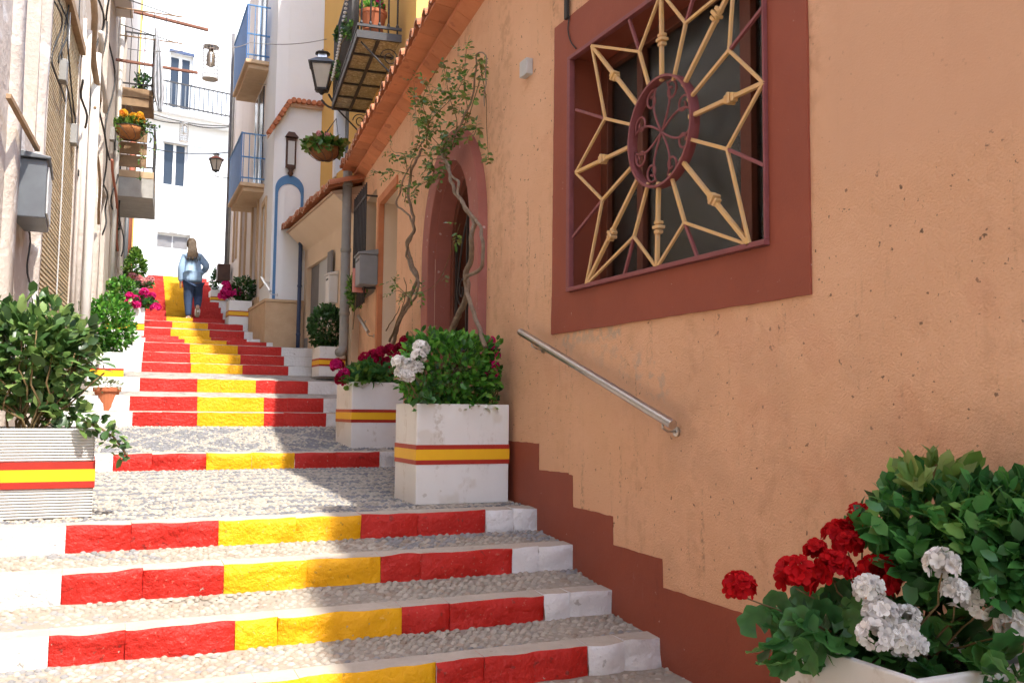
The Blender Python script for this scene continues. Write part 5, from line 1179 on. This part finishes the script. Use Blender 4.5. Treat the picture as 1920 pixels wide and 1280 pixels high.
MB().hexa([FB.P(1.0, 1.18, .002), FB.P(1.55, 1.18, .002), FB.P(1.55, 1.18, .2), FB.P(1.0, 1.18, .2), FB.P(1.0, 1.32, .002), FB.P(1.55, 1.32, .002), FB.P(1.55, 1.21, .2), FB.P(1.0, 1.21, .2)]).build('hood', m_grout, hv)
MB().tube([FB.P(.95, 1.22, .1), FB.P(.85, 1.12, .1), FB.P(.85, 1.0, .05)], .02, 8).build('pipe', m_whitepipe, hv, smooth=True)
vg = MB().fbox(FB, 2.75, 2.98, .92, 1.15, .001, .015).build('vent', m_greypaint, None); tag(vg, 'small grey vent plate low on the cream wall beside the blue drainpipe', 'vent')
mc = MB().fbox(FD, 4.6, 4.95, 2.9, 3.28, .046, .32).build('meter_cabinet', m_darkwood, None, bevel=.01); tag(mc, 'dark brown cabinet on the far end of the pink house wall', 'cabinet')

# ------------------------------------------------------------------ lanterns
def lantern(c, h, label, name='wall_lantern', arm=None, n=4, rot=.5):
    c = Vector(c); t = thing(name, label, 'lantern', c - Vector((0, 0, h * .5)))
    def ring(r_, z): return [c + Vector((r_ * math.cos(rot + 2 * math.pi * k / n), r_ * math.sin(rot + 2 * math.pi * k / n), z)) for k in range(n)]
    r0, r1 = h * .15, h * .31; zb, zt = -h * .30, h * .20
    A_, B_ = ring(r0, zb), ring(r1, zt)
    for k in range(n):
        MB().bar(A_[k], B_[k], h * .035).build('post', m_iron, t); q = (k + 1) % n
        MB().add([A_[k].lerp(A_[q], .06), A_[k].lerp(A_[q], .94), B_[k].lerp(B_[q], .94), B_[k].lerp(B_[q], .06)], [(0, 1, 2, 3)]).build('pane', m_lampglass, t)
        MB().bar(A_[k], A_[q], h * .04).build('frame', m_iron, t); MB().bar(B_[k], B_[q], h * .045).build('frame', m_iron, t)
    R1, R2, R3 = ring(r1 * 1.22, zt + .01 * h), ring(r1 * .42, zt + h * .15), ring(r1 * .36, zt + h * .24)
    mb = MB(); mb.add(R1 + R2, [(k, (k + 1) % n, n + (k + 1) % n, n + k) for k in range(n)] + [tuple(range(n))]); mb.build('roof', m_greymetal if name != 'street_lantern' else m_copper, t)
    mb = MB(); mb.add(R2 + R3, [(k, (k + 1) % n, n + (k + 1) % n, n + k) for k in range(n)]); mb.build('chimney', m_silver, t)
    MB().lathe(c + Vector((0, 0, zt + h * .24)), [(r1 * .5, 0), (r1 * .45, h * .03), (h * .015, h * .06), (h * .02, h * .09), (.001, h * .11)], 10).build('finial', m_iron, t, smooth=True)
    MB().lathe(c + Vector((0, 0, zb - h * .10)), [(h * .02, 0), (h * .06, h * .04), (h * .15, h * .10)], 10).build('cup', m_iron, t, smooth=True)
    if arm:
        for P in arm: MB().tube(smooth_path(P), h * .022, 6).build('arm', m_iron, t, smooth=True)
    return t
lc = onY(604, 142, 13.0); hb = lc - Vector((0, 0, .36))
lantern(lc, .72, 'big black iron lantern on the ochre wall beneath the black balcony', arm=[[hb, hb + Vector((.12, -.02, -.10)), Vector((3.3, 12.95, hb.z - .10)), Vector((3.5, 12.95, hb.z - .10))], [hb + Vector((.1, 0, .1)), hb + Vector((.2, 0, -.02)), hb + Vector((.3, 0, .12)), Vector((3.5, 12.95, hb.z + .2))]])
lc = onY(405, 308, 21.6); hb = lc - Vector((0, 0, .24))
lantern(lc, .50, 'small street lantern with copper roof on a bracket near the end of the street', 'street_lantern', arm=[[hb, hb - Vector((0, 0, .04)), hb + Vector((.15, 0, -.05)), Vector((2.88, 21.6, hb.z - .05))]], n=6)
def tin_lamp(c, r_, h, label):
    c = Vector(c); t = thing('hanging_lamp', label, 'lamp', c, 'cylindrical wire lamps strung over the street')
    for k in range(9):
        z = -h / 2 + h * k / 8; MB().tube([c + Vector((r_ * math.cos(a * math.pi / 12), r_ * math.sin(a * math.pi / 12), z)) for a in range(25)], r_ * .03, 5, cap=False).build('hoop', m_mesh, t, smooth=True)
    for k in range(14):
        a = 2 * math.pi * k / 14; MB().tube([c + Vector((r_ * math.cos(a), r_ * math.sin(a), -h / 2)), c + Vector((r_ * math.cos(a), r_ * math.sin(a), h / 2))], r_ * .025, 5).build('rib', m_mesh, t, smooth=True)
    MB().lathe(c - Vector((0, 0, h / 2)), [(r_ * .98, .0), (r_ * .98, .01)], 24).build('base_plate', m_lampglass, t)
    MB().lathe(c - Vector((0, 0, h * .12)), [(r_ * .25, 0), (r_ * .55, h * .05), (r_ * .5, h * .12), (r_ * .58, h * .18), (r_ * .5, h * .26), (r_ * .56, h * .33), (r_ * .45, h * .42), (r_ * .2, h * .55)], 18).build('reflector', m_silver, t, smooth=True)
    MB().lathe(c + Vector((0, 0, h / 2 - .012)), [(r_, 0), (r_, .012)], 24).build('top_plate', m_silver, t)
    return t
def lampbox(x0, x1, y0, y1, Y): c = onY((x0 + x1) / 2, (y0 + y1) / 2, Y); return c, (onY(x1, y0, Y) - onY(x0, y0, Y)).x / 2 * .93, (onY(x0, y0, Y) - onY(x0, y1, Y)).z * .95
c, r_, h = lampbox(379, 411, 86, 151, 15.0); tin_lamp(c, r_, h, 'larger cylindrical wire lamp hanging over the street beneath the upper wire'); LAMP1 = c + Vector((0, 0, h / 2))
c, r_, h = lampbox(336, 354, 230, 267, 27.0); tin_lamp(c, r_, h, 'smaller distant cylindrical wire lamp in front of the lower white window'); LAMP2 = c + Vector((0, 0, h / 2))
# overhead wire sagging between the given points
def wire(pts, label, r_=.006, sag=.1, m=None):
    P = []
    for a, b in zip(pts, pts[1:]):
        a = Vector(a); b = Vector(b)
        for k in range(12): t = k / 12; P.append(a.lerp(b, t) - Vector((0, 0, sag * 4 * t * (1 - t))))
    P.append(Vector(pts[-1])); o = MB().tube(P, r_, 5).build('overhead_wire', m or m_wire, None, smooth=True); tag(o, label, 'wire', 'wires strung across the street')
wire([onY(240, 92, 15), LAMP1, onY(470, 80, 15), (3.4, 15.0, onY(580, 68, 15).z)], 'upper thin wire carrying the larger lamp across the street', .007, .06)
wire([onY(258, 272, 21.0), onY(428, 286, 21.6)], 'thin wire from the left balconies to the street lantern', .010, .1, m_cable)
wire([onY(262, 214, 27), LAMP2, onY(430, 238, 27)], 'drooping black cable below the white balcony at the end', .016, .08, m_cable)
wire([onY(262, 205, 29), onY(432, 236, 29)], 'second black cable below the white balcony', .014, .15, m_cable)
wire([FD.P(.2, onY(480, 150, 17).z, .1), (3.4, 15.2, onY(578, 142, 15.2).z)], 'thin wire along the white house wall under the upper blue balcony', .005, .05)

# ------------------------------------------------------------------ poles, cloth and drying frame on the left
def pole(a, b, w_, label):
    o = MB().bar(a, b, w_, w_ * .8).build('timber_pole', m_redbeam, None, bevel=.004); tag(o, label, 'pole', 'timber poles sticking out from the left houses')
pole(FL.P(15.9, onY(262, 36, 16).z + .08, -.1), onY(391, 57, 15.7), .055, 'upper reddish timber pole reaching over the street from the left')
pole(FL.P(15.9, onY(240, 121, 16).z, -.1), onY(371, 137, 15.7), .05, 'lower reddish timber pole behind the hanging cloth')
ct = MB(); nq, nz = 26, 22
for j in range(nz + 1):
    t = j / nz; p = onY(294 + (6 * t), 52 + 158 * t, 15.65); wd = .03 + .13 * min(1, t * 1.7) * (1 if t < .82 else max(.12, 1 - (t - .82) * 4.6))
    for i in range(nq + 1): f = i / nq; ct.v.append((p.x - wd / 2 + wd * f, p.y + .035 * math.sin(f * 19 + t * 3) * (.3 + t), p.z))
for j in range(nz):
    for i in range(nq): a = j * (nq + 1) + i; ct.f.append((a, a + 1, a + nq + 2, a + nq + 1)); ct.m.append(0)
ct = ct.build('hanging_cloth', m_cloth, None, smooth=True); tag(ct, 'pale grey cloth hanging in folds from the timber pole', 'cloth')
md = ct.modifiers.new('thick', 'SOLIDIFY'); md.thickness = .006
pg = MB().bar(onY(271, 92, 15.7), onY(272, 108, 15.7), .012, .02).build('clothes_peg', m_tapered, None); tag(pg, 'tiny red peg dangling under the drying frame', 'peg')
dr = thing('drying_frame', 'wire drying frame fixed to the upper left balcony', 'drying rack', onY(250, 45, 15.4))
zf = onY(250, 46, 15.2).z
for (o_, y_) in ((0, 14.6), (0, 15.4)): pass
xs0 = FL.P(14.6, zf, .3); 
for k in range(5): q = FL.P(14.7 + k * .0, zf, .25 + k * .17); MB().tube([q, q + FL.U * 1.1], .006, 5).build('line', m_wire, dr)
for u in (14.7, 15.8): MB().tube([FL.P(u, zf, .05), FL.P(u, zf, 1.0)], .011, 6).build('arm', m_wood, dr); MB().tube([FL.P(u, zf + .18, .05), FL.P(u, zf, .9)], .008, 6).build('brace', m_iron, dr)
dk = MB(); 
for j in range(11):
    for i in range(13): f = i / 12; p = FL.P(16.4 + .9 * f, 6.35 - .95 * j / 10 - .05 * math.sin(f * 6), .57 + .03 * math.sin(f * 15 + j * .3)); dk.v.append(tuple(p))
for j in range(10):
    for i in range(12): a = j * 13 + i; dk.f.append((a, a + 1, a + 14, a + 13)); dk.m.append(0)
dk = dk.build('dark_blanket', m_darkcloth, None, smooth=True); tag(dk, 'dark grey blanket over the rail of the upper left balcony', 'cloth'); dk.modifiers.new('thick', 'SOLIDIFY').thickness = .01

# ------------------------------------------------------------------ boxes on the left houses
BY = 7.0; x0, x1 = onY(50, 350, BY).x, onY(87, 350, BY).x; z1, z0 = onY(70, 298, BY).z, onY(70, 408, BY).z
mb_ = thing('meter_box', 'dark grey metal box with sloping lid jutting from the old plaster wall', 'box', ((x0 + x1) / 2, BY + .3, z0))
MB().box(x0 - .25, x1, BY, BY + .6, z0, z1).build('body', m_greymetal, mb_, bevel=.008)
MB().hexa([(x0 - .25, BY - .03, z1 + .002), (x1 + .02, BY - .03, z1 + .002), (x1 + .02, BY + .63, z1 + .002), (x0 - .25, BY + .63, z1 + .002), (x0 - .25, BY - .03, z1 + .08), (x1 + .02, BY - .03, z1 + .02), (x1 + .02, BY + .63, z1 + .02), (x0 - .25, BY + .63, z1 + .08)]).build('lid', m_greymetal, mb_, bevel=.005)
MB().box(x1 + .0005, x1 + .012, BY + .04, BY + .56, z0 + .04, z1 - .04).build('door', m_lightgrey, mb_, bevel=.003)
br = MB().bar(FL.P(*FL.px(16, 180, .06), .06), (x0 + .05, BY + .1, z1 + .09), .03).build('wooden_brace', m_wood, None); tag(br, 'slanting wooden brace on the old plaster wall above the grey box', 'brace')
for (xa, xb, ya, yb, Y, lb) in ((194, 208, 438, 487, 17.0, 'nearer green metal letter box on the left wall'), (207, 221, 430, 470, 18.4, 'farther green metal letter box on the left wall')):
    a, b = onY(xa, (ya + yb) / 2, Y).x, onY(xb, (ya + yb) / 2, Y).x; zt, zb = onY(xa, ya, Y).z, onY(xa, yb, Y).z
    t = thing('letter_box', lb, 'mailbox', ((a + b) / 2, Y, zb), 'green letter boxes on the left'); MB().box(a - .2, b, Y, Y + .35, zb, zt).build('body', m_green, t, bevel=.008); MB().box(a - .2, b + .015, Y - .015, Y + .365, zt + .001, zt + .035).build('lid', m_green, t)
    MB().box(b - .05, b + .006, Y - .004, Y - .0005, zb + .05, zt - .08).build('door', m_green, t)

# ------------------------------------------------------------------ hanging baskets and balcony pots
def basket(c, r_, m_, label, chain=None):
    c = Vector(c); t = thing('hanging_basket', label, 'basket', c - Vector((0, 0, r_ * .8)), 'hanging flower baskets')
    MB().lathe(c - Vector((0, 0, r_ * .85)), [(r_ * .15, 0), (r_ * .5, r_ * .08), (r_ * .8, r_ * .32), (r_ * .95, r_ * .6), (r_, r_ * .85), (r_ * .9, r_ * .85), (r_ * .85, r_ * .7)], 20).build('liner', m_, t, smooth=True)
    for k in range(8):
        a = 2 * math.pi * k / 8; MB().tube([c + Vector((math.cos(a + q * .12) * r_ * 1.01 * math.sin(math.pi / 2 * (1 - q / 8) ** .8 + .01), math.sin(a + q * .12) * r_ * 1.01 * math.sin(math.pi / 2 * (1 - q / 8) ** .8 + .01), -r_ * .87 * math.sin(math.pi / 2 * q / 8))) for q in range(9)], r_ * .018, 5).build('wire', m_iron, t)
        
    MB().tube([c + Vector((r_ * 1.01 * math.cos(a * math.pi / 12), r_ * 1.01 * math.sin(a * math.pi / 12), 0)) for a in range(25)], r_ * .025, 5, cap=False).build('rim', m_iron, t)
    top = Vector(chain) if chain is not None else c + Vector((0, 0, .55))
    for k in range(3): a = k * 2.1; MB().tube([c + Vector((r_ * math.cos(a), r_ * math.sin(a), 0)), top], .005, 5).build('chain', m_iron, t)
    return t
c = onY(243, 240, 16.1); basket(c, .235, m_coiro, 'orange coir hanging basket on the left with yellow flowers', c + Vector((-.05, .5, .6)))
f = thing('basket_flowers', 'orange and yellow flowers with trailing ivy in the left hanging basket', 'flower', c)
bush(f, c + Vector((0, 0, .06)), (.27, .22, .13), 380, .075, PAL_LIME, 0, .3, 'ell', 51)
_heads['gold'] = None; del _heads['gold']; FLOWER['gold'] = [(.75, .42, .03), (.70, .26, .04), (.8, .55, .06)]
heads(f, 'gold', [c + Vector((random.uniform(-.16, .18), random.uniform(-.2, .1), random.uniform(.10, .24))) for k in range(9)], .06)
for (x, y) in ((222, 285), (205, 270), (282, 268), (290, 290), (268, 300), (262, 330), (275, 250)):
    e = onY(x, y, 16.0); P = smooth_path([c + Vector(((e.x - c.x) * .5, -.1, .08)), c + Vector(((e.x - c.x) * .9, -.15, .0)), e]); MB().tube(P, .004, 5).build('tendril', m_twig, f)
    Q = np.array([list(P[int(rng.integers(2, len(P)))]) for k in range(26)]) + rng.normal(0, .03, (26, 3)); A = rng.normal(0, 1, (26, 3)); put_leaves(f, Q, frames(A, rng.normal(0, .3, (26, 3)) + np.array((0, -.5, .6))), .06 * rng.uniform(.7, 1.2, 26), leaf_colours(26, PAL_LAUREL + PAL_LIME))
c = onY(608, 277, 12.9); basket(c, .225, m_coir, 'brown coir hanging basket on the ochre wall with ferns', c + Vector((.2, .15, .5)))
f = thing('basket_fern', 'green fern with pale blooms in the basket on the ochre wall', 'plant', c); bush(f, c + Vector((0, 0, .03)), (.30, .26, .10), 420, .13, PAL_LIME[:2] + PAL_VINE, 0, .3, 'ell', 52, up=.0)
heads(f, 'pink', [c + Vector((random.uniform(-.1, .1), -.1, random.uniform(.08, .17))) for k in range(4)], .05)
c = onY(699, 66, 10.35); cp = thing('balcony_pot', 'round terracotta pot on the black balcony', 'pot', c)
MB().lathe(c, [(.10, 0), (.125, .04), (.115, .05), (.155, .22), (.165, .23), (.168, .27), (.14, .27), (.135, .22)], 20).build('pot', m_claypot, cp, smooth=False)
f = thing('balcony_flowers', 'magenta flower and green leaves in the balcony pot', 'flower', c + Vector((0, 0, .25))); bush(f, c + Vector((0, 0, .33)), (.15, .14, .08), 130, .06, PAL_BOX, 0, .3, 'ell', 53); heads(f, 'magenta', [c + Vector((.06, -.05, .40)), c + Vector((.1, 0, .36))], .05)
f = thing('balcony_greenery', 'trailing greenery along the outer rail of the black balcony', 'plant', FBal.P(1.0, BZ + .1, 0))
for (u, z, s_) in ((.25, .45, .13), (.9, .25, .12), (1.5, .6, .15), (2.1, .3, .12), (.5, .9, .1)): bush(f, FBal.P(u, BZ + z, -.02), (.06, s_, s_), 120, .06, PAL_DARK + PAL_LIME[:1], 0, .3, 'ell', 54)
MB().tube([FBal.P(.2, BZ + .3, 0), FBal.P(1.2, BZ + .5, .01), FBal.P(2.2, BZ + .3, 0)], .005, 5).build('stem', m_twig, f)
f = thing('window_box_plant', 'broad yellow green leaves on the upper left balcony', 'plant', FL.P(17.4, zb1, .5)); bush(f, onY(262, 180, 17.3), (.15, .14, .16), 26, .22, [(.25, .35, .03), (.14, .26, .03), (.35, .42, .05)], 0, .3, 'ell', 55)
stems(f, FL.P(17.4, zb1, .5), [onY(262, 180, 17.3)], .01)
f = thing('balcony_crate_plant', 'dark green trailing plant on the upper left balcony floor', 'plant', FL.P(16.7, zb1, .4)); bush(f, FL.P(16.75, zb1 + .18, .38), (.14, .2, .15), 260, .06, PAL_DARK, 0, .3, 'ell', 56); stems(f, FL.P(16.75, zb1, .38), [FL.P(16.75, zb1 + .2, .38)], .01)

# ------------------------------------------------------------------ the woman climbing the steps
pe = thing('person', 'woman seen from behind in a light denim jacket and dark jeans climbing the steps', 'person', (1.70, 18.3, 1.68))
PY = 18.35
def j(px, py, dy=0.0): v = onY(px, py, PY); return Vector((v.x, PY + dy, v.z))
def skin(name, verts, edges, mats, parent, sub=2):
    me = bpy.data.meshes.new(name); me.from_pydata([tuple(v[0]) for v in verts], edges, []); o = bpy.data.objects.new(name, me); col.objects.link(o); me.materials.append(mats)
    o.modifiers.new('skin', 'SKIN'); me.skin_vertices  # layer appears with the modifier
    for i, v in enumerate(verts): sv = me.skin_vertices[0].data[i]; sv.radius = (v[1], v[2] if len(v) > 2 else v[1]); sv.use_root = (i == 0)
    s = o.modifiers.new('sub', 'SUBSURF'); s.levels = sub; s.render_levels = sub
    if parent is not None: adopt(o, parent)
    return o
m_skin = mat('skin', (.50, .30, .20), rough=.6); m_denim = mat('light_denim', (.36, .50, .66), (.29, .42, .58), ns=14, rough=.9, bump=.3, bs=60)
m_jeans = mat('dark_denim', (.045, .075, .15), (.03, .05, .10), ns=10, rough=.9, bump=.3, bs=60); m_hair = mat('brown_hair', (.12, .075, .04), (.05, .032, .018), ns=30, rough=.6); m_shoe = mat('white_trainer', (.78, .74, .70), rough=.6); m_sole = mat('tan_sole', (.35, .25, .17), rough=.8); m_band = mat('tan_hair_band', (.42, .33, .22), rough=.7)
hipc = j(362, 520)
body = [(hipc, .11, .09), (j(361, 500, .03), .105, .085), (j(361, 483, .05), .12, .085), (j(360, 472, .06), .045, .045), (j(360, 462, .08), .062, .068), (j(360, 453, .08), .066, .078),
        (j(346, 479, .05), .05), (j(339, 503, .0), .04), (j(339, 524, .04), .032), (j(339, 532, .05), .03, .018), (j(339, 540, .07), .014),
        (j(376, 479, .05), .05), (j(389, 499, .04), .04), (j(383, 508, .22), .03), (j(378, 508, .28), .028, .018), (j(375, 508, .33), .014),
        (j(354, 527), .08), (j(353, 561, .02), .055), (j(353, 592, -.02), .036), (j(353, 599, -.02), .035), (j(353, 600, .12), .03),
        (j(370, 527, .02), .08), (j(373, 556, .16), .055), (j(369, 577, -.12), .036), (j(369, 582, -.16), .033), (j(368.5, 592, -.06), .03)]
edges = [(0, 1), (1, 2), (2, 3), (3, 4), (4, 5), (2, 6), (6, 7), (7, 8), (8, 9), (9, 10), (2, 11), (11, 12), (12, 13), (13, 14), (14, 15), (0, 16), (16, 17), (17, 18), (18, 19), (19, 20), (0, 21), (21, 22), (22, 23), (23, 24), (24, 25)]
skin('body', body, edges, m_skin, pe)
k = 1.22
jk = [(j(361, 500, .03), .175, .13), (j(361, 484, .05), .185, .125), (j(360, 473, .06), .09, .075), (j(361.5, 512, .01), .19, .15), (j(362, 523, .0), .20, .16), (j(362, 532, .0), .185, .15), (j(346, 482, .05), .082), (j(340, 503, .0), .072), (j(339.5, 528, .04), .055), (j(376, 482, .05), .082), (j(389, 499, .04), .072), (j(383, 508, .20), .055)]
skin('jacket', jk, [(0, 1), (1, 2), (0, 3), (3, 4), (4, 5), (1, 6), (6, 7), (7, 8), (1, 9), (9, 10), (10, 11)], m_denim, pe)
jn = [(j(362, 521), .16, .13), (j(355, 533), .120), (j(353, 561, .02), .088), (j(353, 594, -.02), .056), (j(369.5, 533, .02), .120), (j(373, 556, .16), .088), (j(369, 578, -.11), .058)]
skin('jeans', jn, [(0, 1), (1, 2), (2, 3), (0, 4), (4, 5), (5, 6)], m_jeans, pe)
s1 = skin('shoe', [(j(353, 596, -.05), .056, .05), (j(353, 598, .06), .055, .038), (j(353, 598.5, .15), .045, .03)], [(0, 1), (1, 2)], m_shoe, pe)
s2 = skin('shoe', [(j(369, 578, -.15), .056, .05), (j(369, 586, -.13), .055, .045), (j(368.5, 594, -.07), .045, .038)], [(0, 1), (1, 2)], m_shoe, pe)
so_ = MB(); cen = j(368.8, 586, -.185); so_.hexa([cen + Vector((x, y, z)) for x, y, z in ((-.036, .045, -.10), (.036, .045, -.10), (.036, .075, -.10), (-.036, .075, -.10), (-.034, -.005, .075), (.034, -.005, .075), (.034, .025, .075), (-.034, .025, .075))]); so_.build('sole', m_sole, s2, bevel=.015)
hr_m = MB(); hc = j(360, 456.5, .05); n1, n2 = 20, 14
for a_ in range(n2 + 1):
    th = math.pi * a_ / n2
    for b_ in range(n1):
        ph = 2 * math.pi * b_ / n1; d_ = Vector((math.sin(th) * math.cos(ph), math.sin(th) * math.sin(ph), math.cos(th))); w_ = 1 + .05 * noise.noise(d_ * 3) + .02 * math.sin(ph * 9)
        hr_m.v.append(tuple(hc + Vector((d_.x * .093 * w_, d_.y * .105 * w_, d_.z * .118 * w_))))
for a_ in range(n2):
    for b_ in range(n1): hr_m.f.append((a_ * n1 + b_, a_ * n1 + (b_ + 1) % n1, (a_ + 1) * n1 + (b_ + 1) % n1, (a_ + 1) * n1 + b_)); hr_m.m.append(0)
hr = hr_m.build('hair', m_hair, pe, smooth=True)
for q in range(13):
    x = 351.5 + q * 1.45; MB().tube(smooth_path([j(354 + q, 453, -.045), j(353.5 + q * 1.1, 463, -.075), j(x, 475, -.12), j(x - 1 + q * .2, 488 + random.uniform(-4, 5), -.135)], 3), .018, 6, r2=.006).build('lock', m_hair, hr, smooth=True)
